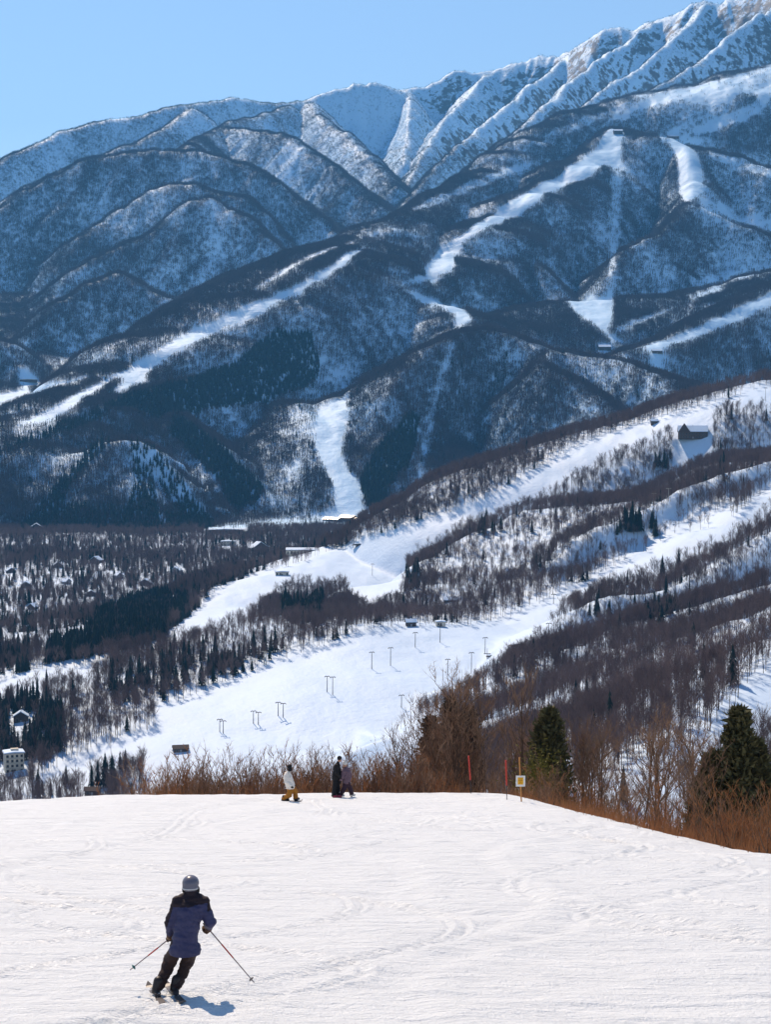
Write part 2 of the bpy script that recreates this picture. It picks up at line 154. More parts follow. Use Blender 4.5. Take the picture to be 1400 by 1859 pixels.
PISTES = [   # outline on the ground (x, y in metres), share of trees left standing
    (0, [(-748,3077), (-734,3150), (-623,2803), (-609,2881), (-591,2912), (-573,2945), (-562,3017), (-539,3062), (-515,3101), (-485,3174), (-444,3184), (-411,3260), (-392,3331), (-354,3339), (-326,3362), (-297,3380), (-254,3413), (-229,3459), (-201,3475), (-164,3536), (-120,3634), (-75,3794), (-41,3863), (-62,3723), (-90,3615), (-129,3542), (-172,3460), (-205,3436), (-245,3357), (-287,3329), (-330,3317), (-348,3274), (-368,3212), (-392,3187), (-431,3166), (-446,3133), (-448,3080), (-481,3013), (-500,3022), (-490,3082), (-499,3089), (-515,3032), (-529,2969), (-541,2904), (-563,2886), (-576,2819), (-597,2800), (-625,2800), (-735,3150), (-749,3077)]),  # main run
    (0.05, [(-282,3472), (-259,3511), (-237,3586), (-211,3641), (-185,3720), (-155,3745), (-126,3804), (-65,3923), (-7,4060), (-20,4006), (-76,3853), (-124,3736), (-152,3687), (-180,3630), (-207,3571), (-233,3517), (-270,3461)]),  # main road
    (0, [(-844,3477), (-817,3509), (-790,3528), (-764,3554), (-651,3158), (-615,3127), (-583,3113), (-553,3108), (-564,3084), (-596,3066), (-632,3066), (-663,3081), (-766,3417), (-782,3359), (-806,3316)]),  # valley road
    (0.1, [(49,4226), (97,4335), (146,4412), (201,4514), (259,4610), (303,4676), (350,4748), (396,4802), (468,4891), (411,4796), (357,4709), (305,4621), (255,4538), (207,4469), (159,4369), (113,4277)]),  # crest band
    (0.25, [(421,4911), (495,5010), (553,5091), (608,5128), (662,5200), (713,5244), (758,5238), (790,5221), (744,5215), (693,5179), (640,5118), (574,5056), (509,4984), (453,4908)]),  # crest band 2
    (0, [(658,4991), (709,5027), (691,4885), (680,4793), (616,4643), (567,4586), (513,4539), (459,4487), (399,4314), (354,4282), (308,4244), (258,4100), (221,4057), (187,4045), (166,3994), (163,3841), (145,3809), (82,3800), (96,3879), (134,4059), (168,4075), (203,4096), (245,4234), (285,4316), (322,4334), (368,4453), (408,4517), (450,4595), (489,4628), (568,4783), (622,4898)]),  # run c
    (0, [(42,3623), (76,3657), (110,3701), (161,3737), (182,3526), (180,3478), (154,3431), (142,3450), (145,3522), (119,3578), (72,3622)]),  # run c low
    (0, [(26,3638), (60,3703), (95,3808), (132,3803), (74,3705), (42,3643)]),  # run c link
    (0.2, [(643,4779), (677,4777), (656,4633), (648,4580), (638,4515), (631,4470), (621,4419), (611,4367), (550,3948), (539,3891), (530,3857), (511,3865), (519,3898), (534,3984), (582,4330), (592,4389), (600,4439), (605,4483), (613,4547), (620,4600)]),  # gully cut
    (0.03, [(772,5214), (820,5248), (870,5287), (974,5385), (1032,5445), (1068,5384), (1110,5361), (1180,5398), (1273,5534), (1312,5469), (1361,5451), (1306,5225), (1289,5155), (1237,5151), (1184,5142), (1137,5080), (1069,5070), (1026,5068), (986,5074), (943,5067), (929,5084), (974,5101), (1018,5108), (1059,5108), (1126,5120), (1144,5153), (1089,5174), (1065,5136), (1000,5150), (920,5176), (855,5196), (813,5200), (770,5195), (696,5159), (665,5112), (653,5109), (719,5201)]),  # top plateau
    (0.05, [(790,5126), (837,5090), (887,5082), (934,5061), (982,5052), (989,5036), (944,5045), (862,4844), (799,4851)]),  # shoulder
    (0, [(823,4860), (874,4860), (896,4766), (892,4670), (860,4523), (808,4429), (796,4481), (813,4648), (829,4764)]),  # run d
    (0.15, [(920,4813), (961,4780), (1006,4770), (1059,4793), (1078,4670), (1124,4669), (1163,4639), (1155,4603), (1114,4624), (1071,4636), (1028,4686), (983,4733), (926,4757)]),  # run d right
    (0.1, [(842,4489), (895,4523), (957,4600), (1008,4586), (1053,4550), (1092,4524), (1131,4500), (1127,4482), (1086,4501), (1048,4527), (1003,4561), (943,4530), (868,4370), (830,4392)]),  # run d low
    (0, [(409,3794), (464,3938), (495,3872), (532,3856), (492,3585), (474,3551), (503,3527), (514,3507), (475,3508), (458,3556), (430,3603), (412,3675)]),  # bench field
    (0.1, [(483,3554), (540,3620), (577,3661), (613,3700), (660,3744), (608,3649), (548,3589), (521,3551)]),  # bench a
    (0.1, [(680,3799), (732,3840), (784,3883), (781,3826), (736,3775), (695,3743)]),  # bench b
    (0, [(510,3351), (562,3385), (597,3418), (631,3439), (665,3455), (697,3483), (734,3532), (764,3545), (804,3594), (837,3611), (884,3658), (924,3670), (910,3615), (868,3586), (822,3542), (774,3508), (724,3464), (683,3432), (644,3403), (599,3372), (552,3327), (520,3316)]),  # bench run
    (0.15, [(748,4109), (792,4146), (839,4200), (820,3932), (866,3932), (913,3939), (960,3976), (998,3969), (991,3940), (952,3939), (904,3901), (859,3891), (817,3896), (773,3888)]),  # bench c
    (0, [(-131,2989), (-123,3089), (-96,3128), (-68,3121), (-70,3026), (-71,2979), (-75,2873), (-60,2819), (-41,2784), (-34,2705), (-1,2700), (32,2696), (30,2600), (-9,2655), (-39,2658), (-69,2665), (-100,2660), (-88,2701), (-92,2773), (-111,2831), (-126,2910)]),  # run f
    (0.2, [(122,3201), (141,3210), (128,3169), (117,3138), (105,3107), (99,3078), (93,3050), (87,3003), (81,2966), (75,2916), (68,2841), (57,2772), (47,2700), (29,2699), (37,2752), (46,2793), (55,2842), (61,2920), (67,2962), (73,3000), (80,3036), (88,3077), (96,3109), (109,3148)]),  # hump cut
    (0, [(-35,1739), (-29,1733), (-14,1720), (0,1708), (17,1698), (34,1694), (53,1692), (72,1692), (90,1682), (104,1683), (118,1686), (133,1696), (148,1708), (168,1733), (186,1741), (205,1759), (220,1766), (235,1767), (250,1770), (266,1776), (287,1760), (303,1751), (321,1753), (335,1750), (350,1752), (366,1761), (382,1769), (401,1788), (421,1808), (439,1811), (457,1809), (444,1758), (433,1714), (415,1710), (397,1706), (379,1714), (362,1725), (346,1718), (331,1715), (313,1717), (295,1722), (278,1718), (262,1716), (246,1716), (231,1705), (217,1698), (203,1694), (188,1677), (174,1666), (161,1659), (146,1656), (132,1653), (116,1654), (100,1658), (83,1657), (68,1654), (54,1651), (40,1648), (25,1645), (17,1398), (10,1330), (-4,1282), (-14,1262), (-28,1370), (-53,1570), (-58,1558), (-83,1551), (-102,1518), (-106,1445), (-106,1268), (-110,1188), (-116,1158), (-129,1150), (-143,1150), (-156,1150), (-169,1150), (-174,1150), (-166,1150), (-161,1165), (-156,1192), (-160,1293), (-165,1403), (-167,1507), (-159,1533), (-148,1576), (-135,1642), (-116,1658), (-99,1644), (-83,1652), (-64,1767)]),  # run b
    (0, [(-81,1047), (-71,1058), (-61,1070), (-51,1079), (-42,1085), (-33,1092), (-24,1100), (-15,1110), (-5,1115), (5,1127), (15,1136), (25,1138), (35,1147), (46,1153), (56,1159), (66,1163), (80,1186), (92,1195), (102,1207), (113,1223), (124,1236), (136,1247), (149,1260), (163,1281), (180,1293), (196,1300), (213,1315), (228,1311), (242,1306), (258,1310), (269,1310), (280,1310), (293,1328), (310,1367), (324,1385), (339,1391), (353,1394), (338,1335), (324,1329), (305,1304), (293,1294), (282,1288), (270,1276), (258,1266), (243,1265), (228,1264), (215,1257), (203,1252), (191,1249), (178,1242), (165,1230), (152,1212), (139,1199), (117,1091), (108,1072), (93,1039), (83,1023), (73,988), (63,942), (55,941), (47,941), (40,946), (32,949), (24,952), (16,949), (9,933), (2,888), (-4,772), (-10,771), (-15,771), (-21,770), (-28,775), (-36,790), (-43,801), (-51,807), (-59,815), (-67,833), (-76,844), (-86,873), (-94,876), (-102,877), (-110,878), (-118,878), (-131,906), (-129,925), (-133,953), (-141,986), (-132,990), (-124,995), (-114,1009), (-103,1022), (-92,1035)]),  # field
    (0.12, [(189,1312), (203,1336), (214,1345), (227,1357), (244,1364), (259,1360), (272,1344), (283,1324), (270,1306), (256,1300), (242,1294), (229,1292), (218,1295), (206,1295), (194,1291)]),  # shade field
    (0, [(-268,1093), (-259,1101), (-250,1110), (-241,1121), (-232,1126), (-222,1133), (-212,1134), (-200,1131), (-189,1125), (-181,1091), (-188,1072), (-195,1057), (-208,1056), (-220,1055), (-228,1048), (-236,1043), (-244,1038), (-254,1034)]),  # floor run
    (0.03, [(-188,871), (-184,885), (-179,895), (-174,905), (-165,914), (-156,925), (-149,931), (-142,937), (-135,943), (-123,919), (-129,905), (-135,893), (-144,884), (-154,876), (-160,870), (-167,862), (-172,850), (-182,844)]),  # low left run
    (0, [(108,546), (115,562), (123,579), (129,594), (136,606), (142,619), (148,632), (155,641), (161,650), (169,661), (163,640), (160,626), (157,614), (153,599), (149,584), (145,566), (136,555), (128,544), (118,541), (113,543)]),  # run e
    (0.15, [(57,469), (61,475), (66,483), (71,492), (76,503), (82,512), (88,520), (94,529), (100,538), (106,548), (113,558), (120,569), (116,546), (111,525), (107,504), (101,495), (95,486), (89,478), (84,471), (78,465), (74,465), (70,465), (65,466), (61,467)]),  # run e low
    (0.1, [(-270,2495), (-245,2555), (-217,2595), (-196,2625), (-174,2652), (-152,2672), (-121,2687), (-90,2697), (-65,2694), (-40,2695), (-14,2696), (11,2700), (36,2702), (34,2561), (6,2565), (-23,2564), (-52,2584), (-74,2544), (-96,2529), (-118,2514), (-143,2520), (-167,2498), (-189,2456), (-213,2455), (-238,2454), (-260,2436)]),  # base
    (0, [(-240,1236), (-232,1262), (-226,1304), (-216,1203)]),  # glade a
    (0, [(-263,1200), (-247,1208), (-246,1200)]),  # glade b
    (0.1, [(-400,2300), (-379,2300), (-359,2300), (-338,2300), (-315,2300), (-292,2300), (-269,2300), (-269,2300), (-292,2300), (-315,2300), (-338,2300), (-359,2300), (-379,2298), (-399,2295)]),  # glade c
    (0.15, [(-151,1738), (-153,1965), (-122,1768), (-109,1817), (-91,1812), (-73,1822), (-59,1752), (-73,1684), (-88,1640), (-103,1622), (-117,1594)]),  # station yard
    (0, [(-200,1900), (-191,1900), (-178,1900), (-183,1900)]),  # snow mound
    (0.1, [(-19,924), (-9,929), (0,938), (10,944), (19,950), (15,764), (16,793), (16,793), (8,793), (0,760), (-8,760), (-16,766), (-16,777)]),  # near brink
]
CONIFER_STANDS = [
    (0.98, [(-220,3323), (-186,3342), (-150,3357), (-144,3324), (-129,3318), (-136,3284), (-167,3238), (-191,3194), (-216,3172), (-241,3148), (-274,3113), (-307,3075), (-339,3040), (-362,2943), (-401,2938), (-428,2954), (-452,2952), (-474,2934), (-498,2920), (-468,2996), (-440,3010), (-414,3036), (-388,3068), (-360,3092), (-335,3153), (-306,3171), (-268,3228), (-246,3292)]),  # stand a
    (0.95, [(-374,2946), (-340,2914), (-313,2889), (-285,2853), (-259,2824), (-232,2787), (-200,2746), (-209,2721), (-243,2692), (-258,2708), (-277,2768), (-304,2802), (-332,2850), (-355,2872), (-378,2897)]),  # stand b
    (1, [(50,2991), (62,2997), (55,2945), (40,2835), (21,2803), (2,2774), (2,2698), (-22,2693), (-38,2747), (-43,2801), (-28,2844), (0,2893), (24,2946)]),  # stand c
    (0.8, [(-474,2697), (-445,2697), (-457,2672), (-467,2637), (-480,2618), (-499,2578), (-502,2526), (-517,2465), (-540,2450), (-552,2486), (-545,2527), (-536,2558), (-525,2580), (-514,2613), (-502,2645), (-490,2678)]),  # pyr a
    (0.85, [(-378,2690), (-363,2681), (-346,2659), (-329,2640), (-314,2630), (-300,2624), (-284,2610), (-265,2555), (-261,2458), (-306,2547), (-329,2590), (-349,2615), (-365,2645), (-380,2662), (-395,2682)]),  # pyr b
    (0.7, [(-421,2702), (-382,2681), (-376,2660), (-368,2631), (-358,2585), (-347,2535), (-372,2518), (-398,2508), (-398,2544), (-398,2581), (-398,2623), (-411,2670)]),  # pyr c
    (0.6, [(-550,2495), (-534,2524), (-514,2540), (-495,2555), (-467,2529), (-445,2532), (-423,2531), (-398,2534), (-373,2540), (-349,2547), (-326,2573), (-303,2591), (-278,2598), (-257,2442), (-278,2432), (-296,2406), (-317,2406), (-339,2407), (-359,2400), (-380,2400), (-402,2400), (-423,2400), (-452,2440), (-472,2433), (-487,2400), (-508,2400), (-530,2400)]),  # pyr d
    (0.7, [(-641,2633), (-624,2674), (-610,2711), (-597,2757), (-578,2775), (-560,2802), (-544,2870), (-520,2893), (-496,2925), (-485,2914), (-504,2885), (-516,2818), (-537,2781), (-561,2759), (-582,2728), (-600,2688), (-620,2660), (-643,2642)]),  # strip
    (0.93, [(-238,1150), (-226,1150), (-214,1150), (-203,1150), (-191,1150), (-180,1150), (-169,1150), (-158,1180), (-160,1259), (-166,1383), (-182,1516), (-200,1534), (-230,1635), (-249,1650), (-254,1595), (-255,1520), (-232,1304), (-232,1236), (-239,1218), (-246,1200)]),  # valley dark
    (0.16, [(-569,2240), (-545,2226), (-532,2256), (-508,2244), (-496,2280), (-475,2285), (-460,2311), (-437,2304), (-415,2300), (-395,2305), (-374,2308), (-353,2311), (-331,2305), (-310,2307), (-290,2317), (-271,2335), (-253,2368), (-232,2363), (-211,2355), (-188,2319), (-167,2308), (-146,2292), (-125,2282), (-105,2276), (-85,2278), (-52,1793), (-35,1746), (-51,1772), (-67,1770), (-82,1757), (-98,1750), (-112,1738), (-123,1667), (-129,1579), (-138,1552), (-148,1524), (-157,1495), (-165,1459), (-166,1375), (-160,1256), (-168,1250), (-176,1250), (-185,1250), (-196,1250), (-207,1250), (-218,1250), (-229,1250), (-241,1250), (-252,1250), (-263,1250), (-274,1250), (-286,1250), (-297,1250), (-308,1250), (-319,1250), (-319,1250), (-319,1250), (-342,1340), (-379,1489), (-412,1620), (-442,1735), (-480,1887), (-522,2053)]),  # valley mix
    (0.4, [(-374,1467), (-360,1470), (-345,1469), (-331,1472), (-298,1390), (-270,1250), (-258,1189), (-243,1114), (-254,1116), (-264,1113), (-274,1113), (-284,1113), (-302,1183), (-314,1232), (-331,1298)]),  # valley left
    (0.85, [(-98,1500), (-78,1404), (-65,1412), (-51,1399), (-47,1250), (-62,1250), (-78,1250)]),  # grove
    (0.8, [(17,1430), (31,1431), (29,1392), (27,1350), (16,1350), (16,1359)]),  # grove b
    (0.55, [(-258,1037), (-247,1041), (-236,1044), (-225,1046), (-208,1010), (-192,976), (-186,940), (-181,909), (-191,908), (-202,906), (-210,907), (-218,907), (-226,907), (-236,945), (-245,984)]),  # low left
    (0.25, [(-181,1077), (-171,1078), (-162,1080), (-152,1084), (-143,1088), (-132,1085), (-122,1083), (-113,1088), (-104,1094), (-94,1098), (-84,1102), (-74,1107), (-71,1056), (-80,1048), (-89,1042), (-98,1037), (-107,1029), (-116,1022), (-125,1017), (-133,1009), (-142,1002), (-150,1000), (-159,1000), (-168,1000), (-171,1020)]),  # strip mid
    (0.8, [(174,1116), (189,1126), (204,1133), (177,1004), (169,1052), (164,1048)]),  # wood dark
]
LIFT_TOWERS = [(-94.5,932.4,6.8,'T'), (-92.3,929.9,6.2,'T'), (-76.2,943.9,7.6,'T'), (-73.2,941.9,6.9,'T'), (-62.4,950.9,8.2,'T'), (-59.3,948.1,8.5,'T'), (-35.2,987.2,9.9,'T'), (-31.7,982.1,11.1,'T'), (-8.7,1035.4,11.0,'T'), (3.2,1044.8,11.8,'T'), (19.7,1088.7,10.2,'T'), (36.7,1103.8,11.8,'T'), (54.1,1033.2,13.8,'T'), (39.2,1032.8,10.3,'T'), (65.5,1079.0,10.8,'T'), (105.0,1057.4,10.6,'T'), (9.4,966.4,7.7,'T'), (-13.1,1635.2,12.0,'T'), (-78.2,1054.4,9.1,'B'), (-76.8,1054.1,8.4,'B'), (153.6,1260.6,9.2,'T'), (124.5,1218.4,7.3,'T'), (228.9,1407.6,10.3,'M'), (236.2,1376.8,11.0,'M'), (397.4,1731.6,13.9,'T'), (130.4,1513.1,7.1,'T'), (74.9,1659.7,6.6,'T')]
BUILDINGS = [(-204.0,896.8,34,30,36,'hotel',20), (316.3,1702.2,52,26,12,'lodge',-8), (84.6,1058.8,26,14,8,'canopy',15), (68.6,1064.8,18,12,6,'terminal',0), (38.5,1147.8,17,13,10,'cabin',5), (50.7,1294.6,22,14,6,'hut',0), (17.6,1139.3,18,12,8,'hut',10), (-91.5,1800.6,56,22,9,'hall',0), (-100.8,1602.4,24,14,7,'flat',5), (-166.5,2164.2,34,16,7,'chalet',35), (-211.0,2214.0,26,14,8,'flat',-5), (-235.6,2431.1,62,16,6,'shed',4), (-85.1,2653.4,32,18,5,'base',-31), (-60.5,2665.2,28,22,6,'base',-31), (-38.9,2649.6,24,18,5,'base',-31), (4.5,2672.1,20,10,4,'hut',0), (-28.9,1728.2,22,10,6,'canopy',0), (285.6,1758.3,12,9,7,'hut',0), (-385.3,1935.2,18,14,5,'chalet',20), (-347.6,1978.8,20,14,6,'chalet',-25), (-377.6,1729.7,18,13,6,'chalet',0), (-523.3,2469.9,26,12,5,'chalet',10), (-297.6,1833.1,16,12,5,'chalet',40), (-257.2,1766.0,20,13,5,'chalet',-10), (-301.1,1680.2,18,13,5,'chalet',15), (-335.0,1561.8,17,13,5,'chalet',-30), (-427.8,1879.8,16,12,5,'chalet',25), (-237.3,1866.3,20,12,5,'chalet',-15), (-342.2,1762.3,15,12,5,'chalet',60), (-226.5,1690.9,17,12,5,'chalet',30), (-220.6,990.6,26,20,12,'chalet',10), (-152.3,848.5,26,16,10,'hut',0), (-113.5,905.4,26,16,7,'hut',12), (-776.6,3605.9,30,10,4,'shed',0), (1157.5,5814.2,44,14,6,'shed',0), (690.5,4966.8,16,10,5,'hut',0), (874.2,5082.7,20,10,4,'hut',0), (461.1,3489.9,22,12,5,'hut',0), (544.2,3324.8,18,10,4,'hut',0)]
LONE_CONIFERS = [(-151.9,862.5,46), (-147.8,861.1,60), (-143.9,859.9,58), (-143.5,883.3,42), (-140.4,882.7,40), (-179.0,851.5,28), (-173.8,847.2,26), (-168.8,844.9,24), (-169.7,867.6,34), (-179.3,843.3,24), (88.9,1479.6,27.7), (97.2,1468.2,24.7), (83.2,1475.7,26.6), (88.1,1466.8,28.7), (103.0,1468.9,30.4), (86.7,1478.7,32.7), (95.2,1467.1,30.7), (84.5,1476.7,29.9), (100.9,1649.9,32.7), (197.4,1346.5,42.3), (202.8,1346.6,35.5), (205.2,1350.0,43.1), (207.3,1352.3,31.9), (191.2,1343.2,36.1), (201.4,1350.8,37.1), (195.8,1349.1,38.2), (199.8,1345.9,39.5), (207.8,1347.3,43.9), (202.6,1351.9,42.0), (219.9,1339.2,35.7), (219.3,1351.5,38.3), (217.8,1350.4,30.6), (218.7,1338.5,30.9), (124.8,1325.9,25.2), (121.9,1329.4,31.0), (121.8,1344.7,24.4), (283.6,1681.7,32.8), (286.5,1679.5,34.0), (279.1,1685.3,30.0), (275.7,1685.3,28.1), (313.9,1546.1,26.5), (313.3,1531.3,37.5), (312.8,1527.7,31.5), (284.2,1403.1,33.1), (16.5,1258.8,35.3), (16.2,1263.8,32.6), (13.9,1270.0,35.7), (16.2,1260.7,24.1), (15.3,1260.3,24.2), (17.0,1258.2,24.7), (28.6,1263.6,25.4), (26.2,1259.1,25.9), (23.9,1288.0,25.4), (31.6,1271.2,23.7), (28.4,1269.9,22.9), (-4.3,1208.1,28.0), (-4.4,1207.0,29.7), (-6.6,1142.4,29.4), (-4.4,1240.8,30.0), (-5.1,1243.5,26.4), (-62.5,1374.2,35.8), (-69.5,1244.3,37.9), (-54.5,1329.2,36.1), (-57.3,1223.7,38.1), (-80.0,1358.2,39.5), (-75.0,1251.1,45.1), (-81.0,1347.5,44.5), (-57.9,1230.0,36.2), (-83.1,1347.6,44.3), (-77.4,1342.7,37.5), (-68.9,1290.3,46.6), (-84.0,1379.2,47.0), (-48.6,1206.6,37.8), (-46.5,1213.8,34.0), (51.2,1175.0,23.3), (51.5,1224.7,20.7), (49.3,1230.6,22.7), (47.8,1181.7,18.4), (150.1,1102.3,33.1), (149.7,1100.1,28.9), (135.9,1094.0,24.1), (140.4,1096.7,28.3), (141.9,1094.8,29.3), (141.7,1102.2,32.3), (166.8,994.6,28.2), (160.9,997.4,33.8), (159.8,993.6,35.1), (174.3,995.5,24.1), (170.2,994.5,24.6), (163.3,1001.8,30.3), (166.1,998.1,33.3), (167.3,1066.1,25.5), (161.8,1012.9,35.7), (-26.6,1107.2,25.0), (-43.0,1116.2,23.5), (-32.6,1100.4,23.6), (-46.8,1118.4,21.2), (-35.2,1099.3,23.8), (94.9,927.3,28.5), (103.4,915.6,28.6), (107.6,920.2,29.2), (99.5,919.1,32.4), (100.0,915.2,29.5), (96.8,916.3,32.3)]
# the near slope: a plane falling away at ten degrees that breaks off along a far brink and a right-hand brink
def slope_edge(x, y):
    yc = np.interp(x, [-60, -24, -15, -11, -7, 8], [50, 60, 65.2, 69.6, 72, 72])
    xe = np.interp(y, [0, 20, 30, 36, 44.4, 50.5, 56.5, 62, 67.8, 72, 100], [30, 22, 15.5, 12.9, 10.4, 9.0, 7.7, 6.8, 5.9, 5.2, 2])
    a, b = (y-yc), (x-xe)*1.15
    h = np.clip(.5+.5*(a-b)/2.5, 0, 1)
    return b + (a-b)*h + 2.5*h*(1-h)
def slope_base(x, y):
    e = slope_edge(x, y)
    over = .5*(e + np.sqrt(e*e + .8)) - .02
    d = np.minimum(over, 22)*.42 + np.maximum(over-22, 0)*.62
    return ZC - 4.07 - .174*y - d*(.9+.0*x)
def terrain_raw(x, y):
    z = tents(x, y, RIDGES)
    # small relief
    amp = smooth(150, 1500, y)
    z = z + amp*(3.0*fbm(x/90, y/90, 4, 11)) + 5.5*smooth(1800, 4500, y)*fbm(x/210, y/210, 3, 12)
    # erosion: branching gullies on the far faces, sharp ribs on the high alpine wall
    far = smooth(2450, 2900, y)*smooth(-40, 120, z-floor_z(x, y))
    z = z - far*17*(1-ridged(x/260+.3*perlin(x/400, y/400, 8), y/420, 4, 77)-.35) + far*7*smooth(3600, 4300, y)*fbm(x/130, y/130, 3, 14)
    alp = smooth(5350, 5900, y)*smooth(650, 1000, z)*smooth(-.10, .02, x/y)
    q = x*.80 - y*.60*.35 + 120*fbm(x/700, y/700, 2, 15); p_ = x*.5+y*.8
    z = z - alp*62*(1-ridged(q/210+.5*perlin(x/300, y/300, 9), p_/1500, 4, 78)-.3) - alp*16*(1-ridged(x/70, y/90, 3, 79)-.3)
    return np.maximum(z, slope_base(x, y) - .25 + 1.2*fbm(x/25, y/25, 3, 3)*smooth(80, 200, y))

# ---- one grid in polar layout: columns are bearings, rows are distances
GU = np.concatenate([np.linspace(-.52, -.275, 26)[:-1], np.linspace(-.275, .275, NCOL), np.linspace(.275, .52, 26)[1:]])
GV = np.concatenate([np.geomspace(128, 700, 70)[:-1], np.geomspace(700, 2500, 420)[:-1], np.linspace(2500, 6000, 480)[:-1], np.linspace(6000, 8200, 150)[:-1], np.linspace(8200, 12000, 20)])
GX = GU[None, :]*GV[:, None]; GY = np.repeat(GV[:, None], len(GU), 1)
GZ = terrain_raw(GX.ravel(), GY.ravel()).reshape(GX.shape)
def height(x, y):
    """height of the built ground under a point (both grids)"""
    x = np.atleast_1d(np.asarray(x, float)); y = np.atleast_1d(np.asarray(y, float))
    u = x/np.maximum(y, 1e-3)
    ci = np.clip(np.interp(u, GU, np.arange(len(GU))), 0, len(GU)-1.001); ri = np.clip(np.interp(y, GV, np.arange(len(GV))), 0, len(GV)-1.001)
    c0 = ci.astype(int); r0 = ri.astype(int); a = ci-c0; b = ri-r0
    z = (GZ[r0, c0]*(1-a)+GZ[r0, c0+1]*a)*(1-b) + (GZ[r0+1, c0]*(1-a)+GZ[r0+1, c0+1]*a)*b
    return np.where(y < 132, slope_surface(x, y), z)
def slope_surface(x, y):
    return (slope_base(x, y) + .10*fbm(x/9, y/14, 2, 21)*smooth(6, 20, y) + .035*fbm(x/1.6+y*.05, y/.8, 3, 22) + .5*smooth(0, 6, slope_edge(x, y))*fbm(x/4, y/4, 3, 23))
# ---------------------------------------------------------------- helpers
def grid_mesh(name, X, Y, Z, mat, attrs=None):
    nr, nc = X.shape
    co = np.stack([X, Y, Z], -1).reshape(-1, 3).astype(np.float32)
    i = np.arange(nr*nc).reshape(nr, nc)
    q = np.stack([i[:-1, :-1], i[:-1, 1:], i[1:, 1:], i[1:, :-1]], -1).reshape(-1, 4).astype(np.int32)
    me = bpy.data.meshes.new(name)
    me.vertices.add(len(co)); me.vertices.foreach_set('co', co.ravel())
    me.loops.add(q.size); me.loops.foreach_set('vertex_index', q.ravel())
    me.polygons.add(len(q)); me.polygons.foreach_set('loop_start', np.arange(0, q.size, 4, dtype=np.int32))
    me.polygons.foreach_set('use_smooth', np.ones(len(q), bool))
    me.update(calc_edges=True)
    for k, v in (attrs or {}).items():
        a = me.attributes.new(k, 'FLOAT', 'POINT'); a.data.foreach_set('value', v.ravel().astype(np.float32))
    me.materials.append(mat)
    o = bpy.data.objects.new(name, me); C.objects.link(o)
    return o
def mat_new(name):
    m = bpy.data.materials.new(name); m.use_nodes = True
    nt = m.node_tree; b = nt.nodes['Principled BSDF']
    return m, nt, b
def N(nt, t, **kw):
    n = nt.nodes.new(t)
    for k, v in kw.items():
        if k in n.inputs: n.inputs[k].default_value = v
        else: setattr(n, k, v)
    return n
# ---------------------------------------------------------------- snow
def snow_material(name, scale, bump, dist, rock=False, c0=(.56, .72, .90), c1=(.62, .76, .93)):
    m, nt, b = mat_new(name)
    b.inputs['Roughness'].default_value = .6
    b.inputs['Specular IOR Level'].default_value = .25
    geo = N(nt, 'ShaderNodeNewGeometry')
    n1 = N(nt, 'ShaderNodeTexNoise', Scale=scale, Detail=6.0, Roughness=.6); nt.links.new(geo.outputs['Position'], n1.inputs['Vector'])
    bm_ = N(nt, 'ShaderNodeBump', Strength=bump, Distance=dist); nt.links.new(n1.outputs[0], bm_.inputs['Height'])
    nt.links.new(bm_.outputs[0], b.inputs['Normal'])
    col = N(nt, 'ShaderNodeMixRGB'); col.inputs[1].default_value = (*c0, 1); col.inputs[2].default_value = (*c1, 1)
    nt.links.new(n1.outputs[0], col.inputs[0])
    if rock:
        at = N(nt, 'ShaderNodeAttribute', attribute_name='rock')
        n2 = N(nt, 'ShaderNodeTexNoise', Scale=.035, Detail=8.0, Roughness=.68); nt.links.new(geo.outputs['Position'], n2.inputs['Vector'])
        ad = N(nt, 'ShaderNodeMath', operation='ADD'); nt.links.new(at.outputs['Fac'], ad.inputs[0]); nt.links.new(n2.outputs[0], ad.inputs[1])
        rp = N(nt, 'ShaderNodeMapRange'); rp.inputs['From Min'].default_value = 1.02; rp.inputs['From Max'].default_value = 1.10
        nt.links.new(ad.outputs[0], rp.inputs['Value'])
        mx = N(nt, 'ShaderNodeMixRGB'); nt.links.new(rp.outputs[0], mx.inputs[0]); nt.links.new(col.outputs[0], mx.inputs[1])
        mx.inputs[2].default_value = (.10, .085, .08, 1); col = mx
    nt.links.new(col.outputs[0], b.inputs['Base Color'])
    return m
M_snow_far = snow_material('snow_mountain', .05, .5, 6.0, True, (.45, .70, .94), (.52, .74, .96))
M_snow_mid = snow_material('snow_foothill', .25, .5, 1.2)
def slope_map():
    gr = np.gradient(GZ, axis=0)/np.gradient(GY, axis=0)
    dzdc = np.gradient(GZ, axis=1)/np.maximum(np.gradient(GX, axis=1), 1e-6)
    return gr, dzdc
split = int(np.searchsorted(GV, 2480))
_gr, _gc = slope_map()
steep = np.sqrt(_gr**2 + _gc**2)
rock = smooth(.7, 1.6, steep)*smooth(5000, 5800, GY)*smooth(750, 1150, GZ)*smooth(-.03, .04, GX/GY)*.60 + 0*GZ
def structure(o):
    o['kind'] = 'structure'; return o
o = structure(grid_mesh('foothills', GX[:split+1], GY[:split+1], GZ[:split+1], M_snow_mid)); o['label'] = 'snow covered foothills and valley floor with pistes'
o = structure(grid_mesh('mountains', GX[split:], GY[split:], GZ[split:], M_snow_far, {'rock': rock[split:]})); o['label'] = 'snowy mountain range of ridges and gullies'
